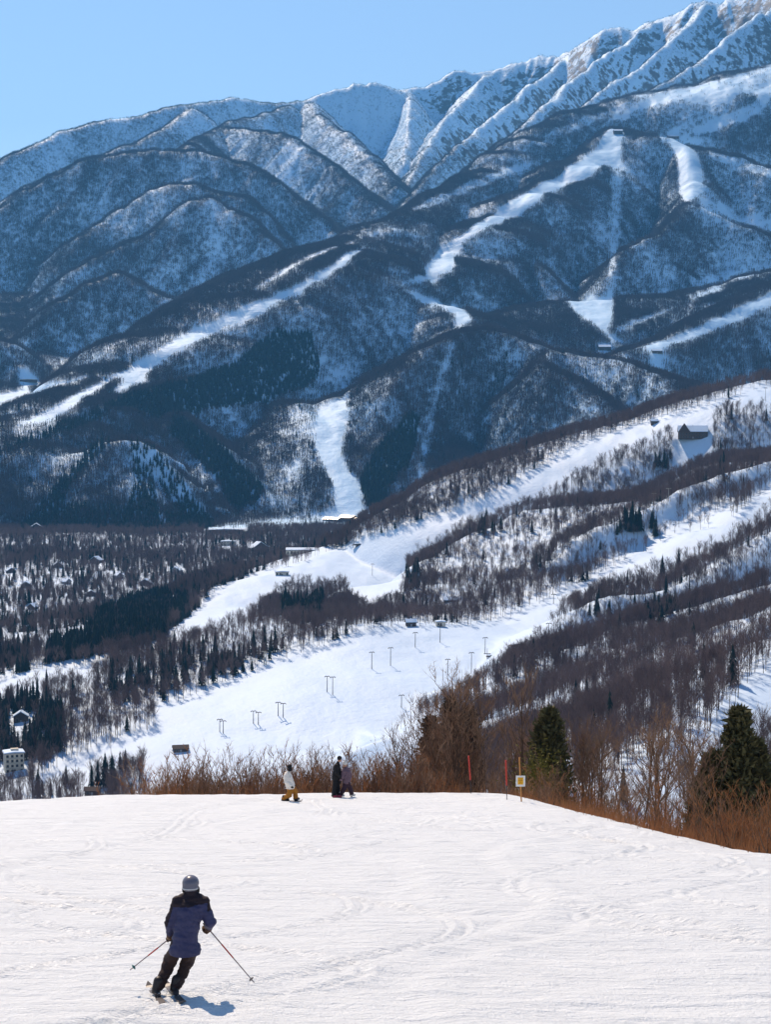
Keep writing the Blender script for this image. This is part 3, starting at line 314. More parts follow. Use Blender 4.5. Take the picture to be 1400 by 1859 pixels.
def slope_snow():
    """wind-scoured groomed snow: grain, scraped streaks across the fall line, old ski tracks"""
    m, nt, b = mat_new('snow_piste')
    b.inputs['Roughness'].default_value = .5; b.inputs['Specular IOR Level'].default_value = .35
    geo = N(nt, 'ShaderNodeNewGeometry'); P = geo.outputs['Position']
    def noise(scale, det, rough, sc):
        mp = N(nt, 'ShaderNodeMapping'); mp.inputs['Scale'].default_value = sc; nt.links.new(P, mp.inputs['Vector'])
        a = N(nt, 'ShaderNodeTexNoise', Scale=scale, Detail=det, Roughness=rough); nt.links.new(mp.outputs[0], a.inputs['Vector']); return a.outputs[0]
    def madd(a, k, c):
        n = N(nt, 'ShaderNodeMath', operation='MULTIPLY_ADD'); n.inputs[1].default_value = k; nt.links.new(a, n.inputs[0])
        if c is None: n.inputs[2].default_value = 0
        else: nt.links.new(c, n.inputs[2])
        return n.outputs[0]
    streak = noise(1.5, 5.0, .62, (.22, 1.5, 1.0)); grain = noise(9.0, 5.0, .72, (.7, 1.0, 1.0)); coarse = noise(.55, 4.0, .6, (.6, 1.0, 1.0)); speck = noise(34.0, 2.0, .6, (1, 1, 1))
    h = madd(streak, 1.0, None); h = madd(grain, .62, h); h = madd(coarse, .9, h); h = madd(speck, .16, h)
    bm_ = N(nt, 'ShaderNodeBump', Strength=1.0, Distance=.17); nt.links.new(h, bm_.inputs['Height'])
    nt.links.new(bm_.outputs[0], b.inputs['Normal'])
    icy = N(nt, 'ShaderNodeMapRange'); icy.inputs['From Min'].default_value = .52; icy.inputs['From Max'].default_value = .72; nt.links.new(noise(2.4, 6.0, .7, (.35, 1.3, 1.0)), icy.inputs['Value'])
    mx = N(nt, 'ShaderNodeMixRGB'); mx.inputs[1].default_value = (.84, .885, .91, 1); mx.inputs[2].default_value = (.68, .725, .765, 1); nt.links.new(icy.outputs[0], mx.inputs[0])
    nt.links.new(mx.outputs[0], b.inputs['Base Color'])
    return m
M_piste = slope_snow()
SU = np.concatenate([np.linspace(-.62, -.27, 40)[:-1], np.linspace(-.27, .27, 620), np.linspace(.27, .62, 40)[1:]]); SV = np.concatenate([np.concatenate([np.geomspace(7, 18, 40)[:-1], np.geomspace(18, 80, 440)])[:-1], np.linspace(80, 136, 60)])
SX = SU[None, :]*SV[:, None]; SY = np.repeat(SV[:, None], len(SU), 1)
SZ = slope_surface(SX, SY)
# old ski tracks: shallow paired grooves with raised lips, winding down the slope
trk = random.Random(21); dz = np.zeros_like(SZ)
for i in range(46):
    x0 = trk.uniform(-17, 12); amp = trk.uniform(.6, 3.5); wl = trk.uniform(9, 26); ph = trk.uniform(0, 6.3); dr = trk.uniform(-.25, .25); y0, y1 = sorted((trk.uniform(12, 72), trk.uniform(12, 72))); y1 = max(y1, y0+9)
    cx = x0 + dr*(SY-20) + amp*np.sin(SY/wl*6.283+ph); gate = smooth(y0, y0+3, SY)*(1-smooth(y1-3, y1, SY))
    w_ = trk.uniform(.05, .12); wide = trk.random() < .3
    for off in ((-.16, .16) if not wide else (0,)):
        d_ = (SX-cx-off)/(w_*(3.2 if wide else 1)); dz += gate*(-.030*np.exp(-d_*d_) + .024*np.exp(-(d_-1.9)**2))
SZ = SZ + dz*smooth(.5, -2, slope_edge(SX, SY))
o = structure(grid_mesh('ski_slope', SX, SY, SZ, M_piste)); o['label'] = 'groomed white ski slope in the foreground'
# ---------------------------------------------------------------- helpers for things
def tag(o, label, cat, group=None):
    o['label'] = label; o['category'] = cat
    if group: o['group'] = group
    return o
def thing(name, label, cat, loc=(0,0,0), rz=0, group=None):
    o = bpy.data.objects.new(name, None); o.empty_display_size = .2; C.objects.link(o)
    o.location = loc; o.rotation_euler = (0, 0, rz)
    return tag(o, label, cat, group)
def part(name, me, parent, loc=None):
    o = bpy.data.objects.new(name, me); C.objects.link(o); o.parent = parent
    if loc is not None: o.location = loc
    return o
def ground(x, y): return float(height(x, y)[0])
def flat_mat(name, col, rough=.7, metal=0.0, var=.12, scale=3.0):
    m, nt, b = mat_new(name)
    tc = N(nt, 'ShaderNodeTexCoord'); nz = N(nt, 'ShaderNodeTexNoise', Scale=scale, Detail=5.0); nt.links.new(tc.outputs['Object'], nz.inputs['Vector'])
    mx = N(nt, 'ShaderNodeMixRGB'); mx.inputs[1].default_value = (*[c*(1-var) for c in col], 1); mx.inputs[2].default_value = (*[min(1, c*(1+var)) for c in col], 1)
    nt.links.new(nz.outputs[0], mx.inputs[0]); nt.links.new(mx.outputs[0], b.inputs['Base Color'])
    b.inputs['Roughness'].default_value = rough; b.inputs['Metallic'].default_value = metal
    b.inputs['Specular IOR Level'].default_value = .3
    return m
class Box:
    """boxes, prisms and tubes gathered into one mesh"""
    def __init__(s): s.bm = bmesh.new()
    def box(s, x0, x1, y0, y1, z0, z1):
        v = [s.bm.verts.new(p) for p in ((x0,y0,z0),(x1,y0,z0),(x1,y1,z0),(x0,y1,z0),(x0,y0,z1),(x1,y0,z1),(x1,y1,z1),(x0,y1,z1))]
        for f in ((0,3,2,1),(4,5,6,7),(0,1,5,4),(1,2,6,5),(2,3,7,6),(3,0,4,7)): s.bm.faces.new([v[i] for i in f])
        return s
    def prism(s, prof, y0, y1):
        """closed outline in x-z, run along y"""
        a = [s.bm.verts.new((x, y0, z)) for x, z in prof]; b = [s.bm.verts.new((x, y1, z)) for x, z in prof]; n = len(prof)
        s.bm.faces.new(a); s.bm.faces.new(b[::-1])
        for i in range(n): s.bm.faces.new((a[i], b[i], b[(i+1) % n], a[(i+1) % n]))
        return s
    def tube(s, pts, rad, n=8):
        rings = []
        for i, p in enumerate(pts):
            p = Vector(p); d = (Vector(pts[min(i+1, len(pts)-1)])-Vector(pts[max(i-1, 0)])).normalized()
            u = d.cross(Vector((0,0,1))); u = u.normalized() if u.length > .05 else Vector((1,0,0)); w = d.cross(u)
            r = rad[i] if hasattr(rad, '__len__') else rad
            rings.append([s.bm.verts.new(p+(u*math.cos(2*math.pi*k/n)+w*math.sin(2*math.pi*k/n))*r) for k in range(n)])
        for a, b in zip(rings, rings[1:]):
            for k in range(n): s.bm.faces.new((a[k], a[(k+1) % n], b[(k+1) % n], b[k]))
        s.bm.faces.new(rings[0][::-1]); s.bm.faces.new(rings[-1])
        return s
    def mesh(s, name, mat, bevel=0.0, smooth_=False):
        if bevel: bmesh.ops.bevel(s.bm, geom=s.bm.edges[:], offset=bevel, segments=1, affect='EDGES')
        bmesh.ops.recalc_face_normals(s.bm, faces=s.bm.faces)
        me = bpy.data.meshes.new(name); s.bm.to_mesh(me); s.bm.free(); me.materials.append(mat)
        if smooth_: me.polygons.foreach_set('use_smooth', np.ones(len(me.polygons), bool))
        return me
M_roof_snow = flat_mat('roof_snow', (.60, .74, .91), .6, var=.05)
M_wood = flat_mat('dark_timber', (.075, .050, .042), .8, var=.3)
M_cream = flat_mat('cream_render', (.62, .55, .44), .8, var=.1)
M_grey = flat_mat('grey_cladding', (.30, .29, .29), .7, var=.15)
M_glass = flat_mat('window_glass', (.02, .026, .034), .15, var=.2)
M_steel = flat_mat('galvanised_steel', (.17, .155, .155), .55, .4, var=.2)
M_darksteel = flat_mat('dark_steel', (.055, .05, .055), .6, .3, var=.2)
M_metalroof = flat_mat('sheet_metal_roof', (.55, .54, .52), .22, 1.0, var=.05)
M_red = flat_mat('red_paint', (.50, .05, .035), .6, var=.2)
def tri_mesh(name, verts, tris, mats, mi=None, smooth_=False):
    me = bpy.data.meshes.new(name)
    v = np.asarray(verts, np.float32); t = np.asarray(tris, np.int32)
    me.vertices.add(len(v)); me.vertices.foreach_set('co', v.ravel())
    me.loops.add(t.size); me.loops.foreach_set('vertex_index', t.ravel())
    me.polygons.add(len(t)); me.polygons.foreach_set('loop_start', np.arange(0, t.size, 3, dtype=np.int32))
    if mi is not None: me.polygons.foreach_set('material_index', np.asarray(mi, np.int32))
    me.update(calc_edges=True)
    for m in mats: me.materials.append(m)
    return me
class Twigs:
    """collects tapered three-sided limbs and flat twig blades"""
    def __init__(s): s.v = []; s.t = []
    def limb(s, a, b, ra, rb, n=3):
        a = Vector(a); b = Vector(b); d = (b-a).normalized(); u = d.orthogonal().normalized(); w = d.cross(u)
        k = len(s.v); ph = random.random()*6
        for c, r in ((a, ra), (b, rb)):
            for i in range(n):
                an = ph+2*math.pi*i/n; s.v.append(c + (u*math.cos(an)+w*math.sin(an))*r)
        for i in range(n):
            j = (i+1) % n; s.t += [(k+i, k+j, k+n+j), (k+i, k+n+j, k+n+i)]
    def blade(s, a, b, w):
        a = Vector(a); b = Vector(b); d = (b-a).normalized()
        side = d.cross(Vector((random.gauss(0,1), random.gauss(0,1), random.gauss(0,.3)))).normalized()*w*.5
        k = len(s.v); s.v += [a-side, a+side, b]; s.t.append((k, k+1, k+2))
    def mesh(s, name, mat): return tri_mesh(name, s.v, s.t, [mat])
def rand_dir(tilt, az=None):
    az = random.uniform(0, 2*math.pi) if az is None else az
    return Vector((math.sin(tilt)*math.cos(az), math.sin(tilt)*math.sin(az), math.cos(tilt)))
def on_slope(px, py):
    """point of the near slope seen at a photo position"""
    p = math.atan(179.5/3000); v = -(py-929.5)/3000; dy = math.cos(p)+v*math.sin(p); dz = -math.sin(p)+v*math.cos(p)
    a, b = (px-700)/3000/dy, dz/dy; ys = np.linspace(12, 80, 3000); g = ZC + b*ys - slope_surface(a*ys, ys); i = int(np.argmax(g <= 0))
    return Vector((a*ys[i], ys[i], float(slope_surface(np.array([a*ys[i]]), np.array([ys[i]]))[0])))
# ---------------------------------------------------------------- people
def cloth_mat(name, col, rough=.8, var=.18, scale=18.0, bump=.25):
    m = flat_mat(name, col, rough, var=var, scale=scale); nt = m.node_tree; b = nt.nodes['Principled BSDF']
    tc = N(nt, 'ShaderNodeTexCoord'); nz = N(nt, 'ShaderNodeTexNoise', Scale=9.0, Detail=4.0); nt.links.new(tc.outputs['Object'], nz.inputs['Vector'])
    bp = N(nt, 'ShaderNodeBump', Strength=bump, Distance=.03); nt.links.new(nz.outputs[0], bp.inputs['Height']); nt.links.new(bp.outputs[0], b.inputs['Normal'])
    return m
M_skin = flat_mat('skin', (.45, .24, .16), .6, var=.06)
M_navy = cloth_mat('navy_nylon', (.036, .038, .098), .65); M_black = cloth_mat('black_fabric', (.012, .011, .013), .85)
M_yoke = cloth_mat('dark_brown_nylon', (.022, .013, .018), .75); M_trouser = cloth_mat('dark_brown_trousers', (.032, .018, .018), .8)
M_ivory = cloth_mat('ivory_fabric', (.80, .74, .66), .85); M_mustard = cloth_mat('mustard_trousers', (.42, .17, .025), .85)
M_mauve = cloth_mat('mauve_fabric', (.15, .095, .12), .85); M_plum = cloth_mat('plum_trousers', (.045, .022, .034), .85)
M_boot = flat_mat('boot_grey_brown', (.10, .085, .08), .7); M_boot_dark = flat_mat('ski_boot', (.03, .024, .024), .45)
M_tan = flat_mat('tan_leather', (.42, .25, .12), .7); M_leather = flat_mat('brown_leather', (.08, .04, .025), .7)
M_helmet = flat_mat('helmet_shell', (.13, .13, .17), .3, var=.1); M_silver = flat_mat('helmet_band', (.55, .55, .56), .35, var=.05)
M_hair = flat_mat('dark_hair', (.02, .014, .01), .8); M_knit = cloth_mat('white_knit', (.70, .66, .60), .95, .1, 60)
M_pole = flat_mat('pole_grey', (.22, .17, .17), .4, .5); M_teal = flat_mat('teal_basket', (.04, .16, .14), .5); M_ski = flat_mat('ski_top', (.10, .09, .09), .4); M_pink = flat_mat('red_pink_binding', (.55, .06, .10), .5)
M_deck = flat_mat('snowboard_deck', (.32, .30, .29), .4)
bench = bpy.data.scenes.new('workbench')      # shaping scene for the figures, removed again below
scrap = []
def solid(name, parts, voxel, mats, paint=None, sm=8, wrinkle=0.0, seed=0, hem=None):
    """one continuous skin over tapered limbs (a, b, ra, rb) and ellipsoids (centre, radii)"""
    bm = bmesh.new()
    for p in parts:
        if len(p) == 4:
            a, b, ra, rb = Vector(p[0]), Vector(p[1]), p[2], p[3]; d = b-a; L = d.length
            q = Vector((0,0,1)).rotation_difference(d.normalized()).to_matrix().to_4x4() if L > 1e-6 else Matrix()
            r = bmesh.ops.create_cone(bm, cap_ends=True, segments=18, radius1=ra, radius2=rb, depth=max(L, 1e-4))
            bmesh.ops.transform(bm, matrix=Matrix.Translation((a+b)/2) @ q, verts=r['verts'])
            for c, rr in ((a, ra), (b, rb)):
                s = bmesh.ops.create_uvsphere(bm, u_segments=16, v_segments=10, radius=rr); bmesh.ops.translate(bm, vec=c, verts=s['verts'])
        else:
            c, rad = p[0], p[1]; rot = p[2] if len(p) > 2 else None
            s = bmesh.ops.create_uvsphere(bm, u_segments=20, v_segments=14, radius=1.0)
            M = Matrix.Translation(c) @ (rot.to_matrix().to_4x4() if rot else Matrix()) @ Matrix.Diagonal((*rad, 1)); bmesh.ops.transform(bm, matrix=M, verts=s['verts'])
    me = bpy.data.meshes.new(name+'_raw'); bm.to_mesh(me); bm.free()
    ob = bpy.data.objects.new(name+'_raw', me); bench.collection.objects.link(ob)
    rm = ob.modifiers.new('r', 'REMESH'); rm.mode = 'VOXEL'; rm.voxel_size = voxel
    s_ = ob.modifiers.new('s', 'SMOOTH'); s_.factor = .5; s_.iterations = sm
    bench.view_layers[0].update(); dg = bench.view_layers[0].depsgraph; out = bpy.data.meshes.new_from_object(ob.evaluated_get(dg)); out.name = name
    bench.collection.objects.unlink(ob); scrap.extend((ob, me))
    n = len(out.vertices); co = np.empty(n*3, np.float32); out.vertices.foreach_get('co', co); co = co.reshape(-1, 3)
    if wrinkle:
        no = np.empty(n*3, np.float32); out.vertices.foreach_get('normal', no); no = no.reshape(-1, 3)
        wv = fbm(co[:,0]*9+co[:,1]*5+seed, co[:,2]*14+co[:,1]*6, 3, 70+seed)
        co = co + no*(wv*wrinkle)[:,None]; out.vertices.foreach_set('co', co.astype(np.float32).ravel()); out.update()
    if hem is not None:
        co[:,2] = np.where(co[:,2] < hem, hem-(hem-co[:,2])*.12, co[:,2]); out.vertices.foreach_set('co', co.astype(np.float32).ravel()); out.update()
    out.materials.clear()
    for m in mats: out.materials.append(m)
    if paint:
        f = len(out.polygons); ce = np.empty(f*3, np.float32); out.polygons.foreach_get('center', ce); out.polygons.foreach_set('material_index', paint(ce.reshape(-1, 3)).astype(np.int32))
    else: out.polygons.foreach_set('material_index', np.zeros(len(out.polygons), np.int32))
    out.polygons.foreach_set('use_smooth', np.ones(len(out.polygons), bool))
    return out
V = Vector
def hand_parts(w, h, grip, s=1.0):
    """glove closed on a grip: palm, four unequal curled fingers and a thumb from the side of the palm; w wrist, h palm centre, grip direction of the thing held"""
    w, h, g = V(w), V(h), V(grip).normalized(); f = (h-w).normalized(); o_ = f.cross(g).normalized()
    P = [(w, h, .034*s, .040*s)]
    for i, (k, L) in enumerate(((-.030, .92), (-.010, 1.0), (.011, .95), (.031, .78))):
        a = h + g*k*s + f*.03*s; b = a + (f*.03 + o_*.022)*L*s; c = b + (o_*.030 - f*.012)*L*s; d = c + (-f*.026)*L*s
        P += [(a, b, .012*s, .0115*s), (b, c, .0115*s, .011*s), (c, d, .011*s, .010*s)]
    a = h - g*.034*s - f*.01*s; b = a + (-g*.018 + o_*.030 + f*.012)*s; c = b + (o_*.014 + f*.022 + g*.010)*s
    P += [(a, b, .014*s, .0125*s), (b, c, .0125*s, .011*s)]
    return P
def head_parts(c, look, s=1.0):
    """skull, jaw, nose, ears, brow and chin; look = facing direction"""
    c = V(c); f = V(look).normalized(); r = f.cross(V((0,0,1))).normalized(); u = r.cross(f)
    q = Matrix((r, f, u)).transposed().to_quaternion()
    return [(c + u*.02*s, (.075*s, .093*s, .105*s), q), (c - u*.05*s + f*.02*s, (.055*s, .065*s, .065*s), q), (c + f*.098*s - u*.012*s, c + f*.112*s - u*.03*s, .011*s, .015*s),
            (c + r*.078*s - u*.01*s, (.012*s, .022*s, .032*s), q), (c - r*.078*s - u*.01*s, (.012*s, .022*s, .032*s), q), (c + f*.075*s - u*.088*s, (.025*s, .022*s, .02*s), q),
            (c + f*.088*s - u*.066*s - r*.02*s, c + f*.088*s - u*.066*s + r*.02*s, .009*s, .009*s), (c + f*.084*s + u*.024*s - r*.045*s, c + f*.084*s + u*.024*s + r*.045*s, .013*s, .013*s)]
def eyes(t, body, c, look, s=1.0):
    c = V(c); f = V(look).normalized(); r = f.cross(V((0,0,1))).normalized()
    for k in (-1, 1): part('eye', solid('eye', [(c + f*.086*s + r*k*.032*s + V((0,0,.002)), (.013*s, .010*s, .009*s))], .004, [M_hair], sm=1), body)
# ---- the skier in the foreground, seen from behind, leaning into a left turn
p0 = on_slope(301, 1806)
sk = thing('person', 'skier in navy jacket and grey helmet leaning left in the foreground', 'person', p0)
aL, aR, kL, kR, hL, hR = (-.125,-.02,.10), (.125,.05,.10), (.04,.24,.42), (.285,.27,.42), (.19,-.04,.74), (.36,-.04,.74)
sL, sR, eL, eR, wL, wR = (.15,.06,1.32), (.55,.06,1.32), (.065,.03,1.03), (.635,.02,1.05), (.05,.14,.83), (.585,.26,.90)
nk, hd = (.36,.12,1.42), (.345,.16,1.53)
gL, gR = V((.045,.19,.765)), V((.57,.33,.86))
look = V((-.18, .97, -.1))
body = part('body', solid('body', head_parts(hd, look) + [(nk, hd, .055, .055), (V((.36,.08,1.30)), nk, .06, .05), (V((.275,-.02,.80)), V((.345,.05,1.22)), .12, .12), (sL, sR, .06, .06), (sL, eL, .045, .04), (eL, wL, .04, .03), (sR, eR, .045, .04), (eR, wR, .04, .03),
    (hL, kL, .075, .055), (kL, aL, .055, .04), (hR, kR, .075, .055), (kR, aR, .055, .04), (hL, hR, .09, .09)], .014, [M_skin]), sk)
jacket = [((.27,-.03,.66), (.285,-.02,.86), .208, .182), ((.285,-.02,.86), (.34,.04,1.2), .178, .186), ((.345,.05,1.22), (.35,.06,1.30), .16, .12), (V((.19,.05,1.30)), V((.52,.05,1.30)), .095, .095), (V((.36,.10,1.40)), V((.17,.06,1.32)), .085, .09), (V((.36,.10,1.40)), V((.54,.06,1.32)), .085, .09), ((.355,.08,1.32), (.36,.11,1.45), .085, .078),
    ((.17,.05,1.27), eL, .098, .084), (eL, (.05,.13,.86), .080, .060), ((.53,.05,1.27), eR, .098, .086), (eR, (.59,.25,.915), .080, .060), ((.215,-.04,.66), (.35,-.04,.66), .165, .165)]
def jp(c):
    x, z = c[:,0], c[:,2]; tilt = z - .12*(x-.35)
    m = (tilt > 1.30) | ((z > 1.0) & (x < .035 + (z-1.0)*.30) & (c[:,1] < .06)); m |= (x > .60) & (z > 1.22)
    return m
jk = part('jacket', solid('jacket', jacket, .013, [M_navy, M_yoke], jp, 7, .013, 3, hem=.615), sk); jk['label'] = 'navy jacket with dark brown shoulders'
part('collar', solid('collar', [((.357,.10,1.36), (.36,.12,1.445), .10, .095)], .012, [M_yoke], sm=4), jk)
part('trousers', solid('trousers', [(hL, hR, .115, .115), (hL, kL, .112, .098), (kL, (-.04,.10,.24), .098, .080), ((-.04,.10,.24), (-.105,.01,.13), .080, .088), (hR, kR, .115, .098), (kR, (.21,.16,.24), .098, .080), ((.21,.16,.24), (.14,.07,.13), .080, .088), ((.03,.26,.44), (.01,.2,.40), .09, .09), ((.305,.29,.44), (.29,.22,.40), .09, .09)], .013, [M_trouser], None, 7, .014, 5), sk)
skd = V((-.30, .954, 0)).normalized(); roll = V((-.12, 0, .99))
for a, nm in ((aL, 'left'), (aR, 'right')):
    a = V(a); part('boot', solid('boot', [(a + V((.02,.03,.10)), a + V((-.01,-.01,-.02)), .072, .062), (a - skd*.07 + V((0,0,-.045)), a + skd*.17 + V((0,0,-.05)), .048, .045)], .010, [M_boot_dark], None, 4), sk)
hm = part('helmet', solid('helmet', [(V(hd)+V((0,-.005,.045)), (.122, .138, .108)), (V(hd)+V((0,-.05,-.005)), (.116, .095, .075))], .011, [M_helmet], None, 5), sk)
part('band', solid('band', [(V(hd)+V((0,-.055,-.018)), (.117, .094, .026))], .008, [M_silver], None, 3), hm)
part('ear_pad', solid('ear_pad', [(V(hd)+V((-.098,.03,-.06)), (.03, .045, .06))], .008, [M_black], None, 2), hm); part('ear_pad', solid('ear_pad', [(V(hd)+V((.098,.01,-.06)), (.03, .045, .06))], .008, [M_black], None, 2), hm)
tipL, tipR = V((-.52,.10,.33)), V((1.26,-.05,.20))
glp = []
for w_, g_, tp in ((wL, gL, tipL), (wR, gR, tipR)):
    dirn = (tp-g_).normalized()
    g = part('glove', solid('glove', hand_parts(w_, g_, dirn, 1.25), .0065, [M_tan, M_leather], lambda c, gz=g_.z: c[:,2] < gz-.005, 3), sk)
    part('cuff', solid('cuff', [(V(w_)+V((0,0,.03)), V(w_)+V((0,.01,-.015)), .052, .056)], .009, [M_leather], None, 3), g)
for g_, tp, lb in ((gL, tipL, 'ski pole held out to the left by the skier, teal basket'), (gR, tipR, 'ski pole held out to the right by the skier, thin red and grey shaft')):
    dirn = (tp-g_).normalized(); t = thing('ski_pole', lb, 'ski pole', p0)
    hold = g_ + (g_-V((0,0,0)))*0 + (dirn.cross(V((0,1,0)))*0)
    part('shaft', Box().tube([g_-dirn*.02, tp], [.0095, .0065], 8).mesh('shaft', M_pole), t)
    part('grip', Box().tube([g_-dirn*.10, g_+dirn*.06], [.017, .015], 8).mesh('grip', M_black), t)
    part('stripe', Box().tube([g_.lerp(tp, .30), g_.lerp(tp, .55)], [.0105, .0095], 8).mesh('stripe', M_red), t)
    u = dirn.orthogonal().normalized(); w = dirn.cross(u); c = tp-dirn*.07
    part('basket', Box().tube([c-dirn*.012, c+dirn*.004, c+dirn*.012], [.018, .042, .034], 10).mesh('basket', M_teal if tp is tipL else M_ski), t)
def plank(L, W_, th, tip, mat, name):
    """board with waist and upturned ends, along y"""
    bm = bmesh.new(); n = 22; rows = []
    for i in range(n+1):
        s = i/n*2-1; y = s*L/2; wd = W_/2*(.80+.20*s*s)*math.sqrt(max(0, 1-max(0, (abs(s)-.88)/.12)**2)) + .002; z = tip*max(0, (abs(s)-.80)/.20)**2*(1 if s > 0 else .45)
        rows.append([bm.verts.new((sx*wd, y, z+dz)) for sx, dz in ((-1, 0), (1, 0), (1, th), (-1, th))])
    for a, b in zip(rows, rows[1:]):
        for k in range(4): bm.faces.new((a[k], a[(k+1) % 4], b[(k+1) % 4], b[k]))
    bm.faces.new(rows[0]); bm.faces.new(rows[-1][::-1]); bmesh.ops.recalc_face_normals(bm, faces=bm.faces)
    me = bpy.data.meshes.new(name); bm.to_mesh(me); bm.free(); me.materials.append(mat); return me
for a, lb in ((aL, 'left ski of the leaning skier in the foreground'), (aR, 'right ski of the leaning skier in the foreground')):
    t = thing('ski', lb, 'ski', p0 + V(a) + V((0,0,-.115)) + skd*.02); 
    t.rotation_euler = Matrix((skd.cross(roll).normalized(), (skd + V((0,0,-.175))).normalized(), roll)).transposed().to_euler()
    part('board', plank(1.60, .10, .016, .08, M_ski, 'board'), t)
    part('binding', Box().box(-.04, .04, -.17, -.09, .016, .07).mesh('binding', M_darksteel, .006), t); part('binding', Box().box(-.04, .04, .13, .20, .016, .06).mesh('binding', M_darksteel, .006), t)
# snow thrown up by the skis
sp = Twigs(); rs2 = random.Random(5)
for i in range(160):
    c = V((rs2.gauss(-.02, .13), rs2.gauss(-.02, .12), abs(rs2.gauss(.0, .04)))); sp.blade(c, c + rand_dir(rs2.uniform(0, 1.5))*rs2.uniform(.01, .03), rs2.uniform(.008, .02))
o = bpy.data.objects.new('snow_spray', sp.mesh('snow_spray', M_piste)); C.objects.link(o); o.location = p0; o['kind'] = 'stuff'; o['label'] = 'snow spray thrown up at the skis'; o['category'] = 'snow'
for o_ in list(C.objects):
    if o_.parent is None and o_.name.split('.')[0] in ('person', 'ski_pole', 'snow_spray'): o_.scale = (.95, .95, .95)
    elif o_.parent is None and o_.name.split('.')[0] == 'ski': o_.scale = (.95, .95, .95); o_.location = p0 + (o_.location-p0)*.95
# ---- snowboarders at the brink
def rider(px, py, label, J, look, jacket_m, trouser_m, boot_m, hat, face_m=None, s=1.0, bulk=1.0):
    """J: joints in photo pixels from the feet (x right, z up) plus depth in metres"""
    base = on_slope(px, py); S = base.y/3000
    P = {k: V((v[0]*S, v[2], v[1]*S/.975)) for k, v in J.items()}
    t = thing('person', label, 'person', base)
    nk = P['neck']; hd = P['head']
    b = part('body', solid('body', head_parts(hd, look, s) + [(nk, hd, .05, .05), (P['hip'], P['chest'], .12, .14), (P['chest'], nk, .12, .06), (P['sA'], P['eA'], .045, .04), (P['eA'], P['wA'], .04, .03), (P['sB'], P['eB'], .045, .04), (P['eB'], P['wB'], .04, .03), (P['sA'], P['sB'], .06, .06),
        (P['hip'], P['kA'], .08, .055), (P['kA'], P['fA'], .055, .045), (P['hip'], P['kB'], .08, .055), (P['kB'], P['fB'], .055, .045)] + hand_parts(P['wA'], P['wA'] + (P['wA']-P['eA']).normalized()*.08, (0.3,.8,.2)) + hand_parts(P['wB'], P['wB'] + (P['wB']-P['eB']).normalized()*.08, (0.3,.8,.2)), .012, [M_skin, M_black],
        (lambda c: (np.sqrt((c[:,0]-P['wA'].x)**2 + (c[:,2]-P['wA'].z)**2) < .2) & (c[:,2] < P['chest'].z)) if face_m is None else (lambda c: (c[:,2] < hd.z + .0) | (c[:,2] > hd.z-5) & (face_m is not None))), t)
    eyes(t, b, hd, look, s)
    lo = P['hip'] + V((0,0,.03))
    part('jacket', solid('jacket', [(lo, P['hip'] + V((0,0,.1)), .165*bulk, .165*bulk), (P['hip'] + V((0,0,.08)), P['chest'], .165*bulk, .165*bulk), (P['chest'], P['chest'].lerp(nk, .6), .16*bulk, .11), (P['sA'].lerp(P['sB'], .12), P['sA'].lerp(P['sB'], .88), .09, .09), (nk + V((0,0,-.05)), nk + V((0,0,.015)), .085, .075),
        (P['sA'], P['eA'], .085*bulk, .075*bulk), (P['eA'], P['wA'], .075*bulk, .055), (P['sB'], P['eB'], .085*bulk, .075*bulk), (P['eB'], P['wB'], .075*bulk, .055)], .014, [jacket_m], None, 7, .018, int(px) % 9, hem=P['hip'].z-.07), t)
    part('trousers', solid('trousers', [(P['hip'] + V((-.04,0,0)), P['hip'] + V((.04,0,0)), .135, .135), (P['hip'], P['kA'], .125, .105), (P['kA'], P['fA'] + V((0,0,.10)), .105, .095), (P['hip'], P['kB'], .125, .105), (P['kB'], P['fB'] + V((0,0,.10)), .105, .095)], .014, [trouser_m], None, 7, .014, int(px) % 7), t)
    for k in ('fA', 'fB'):
        f = P[k]; part('boot', solid('boot', [(f + V((0,0,.16)), f + V((0,0,.05)), .075, .07), (f + V((-.05,0,.045)), f + V((.12,.0,.045)), .055, .05)], .012, [boot_m], None, 4), t)
    if hat:
        hq = part('beanie', solid('beanie', [(hd + V((0,0,.045)), (.098*s, .106*s, .098*s))] + ([(hd + V((0,0,.15)), (.04, .04, .04))] if hat is M_knit else []), .010, [hat], None, 4), t)
        part('cuff', solid('cuff', [(hd + V((0,0,.02)), (.104*s, .112*s, .034*s))], .009, [hat], None, 2), hq)
    return t, base, P
def board_thing(base, x0, x1, tilt, label, mat, bind):
    S = base.y/3000; c = base + V(((x0+x1)/2*S, -.06, .015)); t = thing('snowboard', label, 'snowboard', c)
    t.rotation_euler = (0, tilt, -math.pi/2+.12)
    t.rotation_euler = (R_(-2), 0, -math.pi/2+.10)
    L = (x1-x0)*S
    part('deck', plank(L, .27, .014, .09, mat, 'deck'), t)
    for y_ in (-L*.2, L*.2): part('binding', Box().box(-.11, .11, y_-.07, y_+.07, .014, .09).mesh('binding', bind, .01), t)
ivory, bI, _ = rider(526, 1454, 'snowboarder in an ivory hooded jacket and mustard trousers, alone at the left', dict(head=(0,60.5,0), neck=(-2.5,52,0), chest=(-3.5,43,0), hip=(1,26,0), sA=(-6,48,-.13), sB=(-4,48,.15), eA=(-6,38,-.2), wA=(2,30,-.2), eB=(1,38,.22), wB=(6,31,.2), kA=(0,12,-.10), fA=(-10.5,1.5,-.05), kB=(10,16,.12), fB=(11,2,.05)), (.9, -.35, -.1), M_ivory, M_mustard, M_boot, M_black, M_black, bulk=1.12)
part('hood', solid('hood', [(V((-4*.0214, 0, 51*.022)), (.12, .13, .075))], .012, [M_ivory], None, 4), ivory)
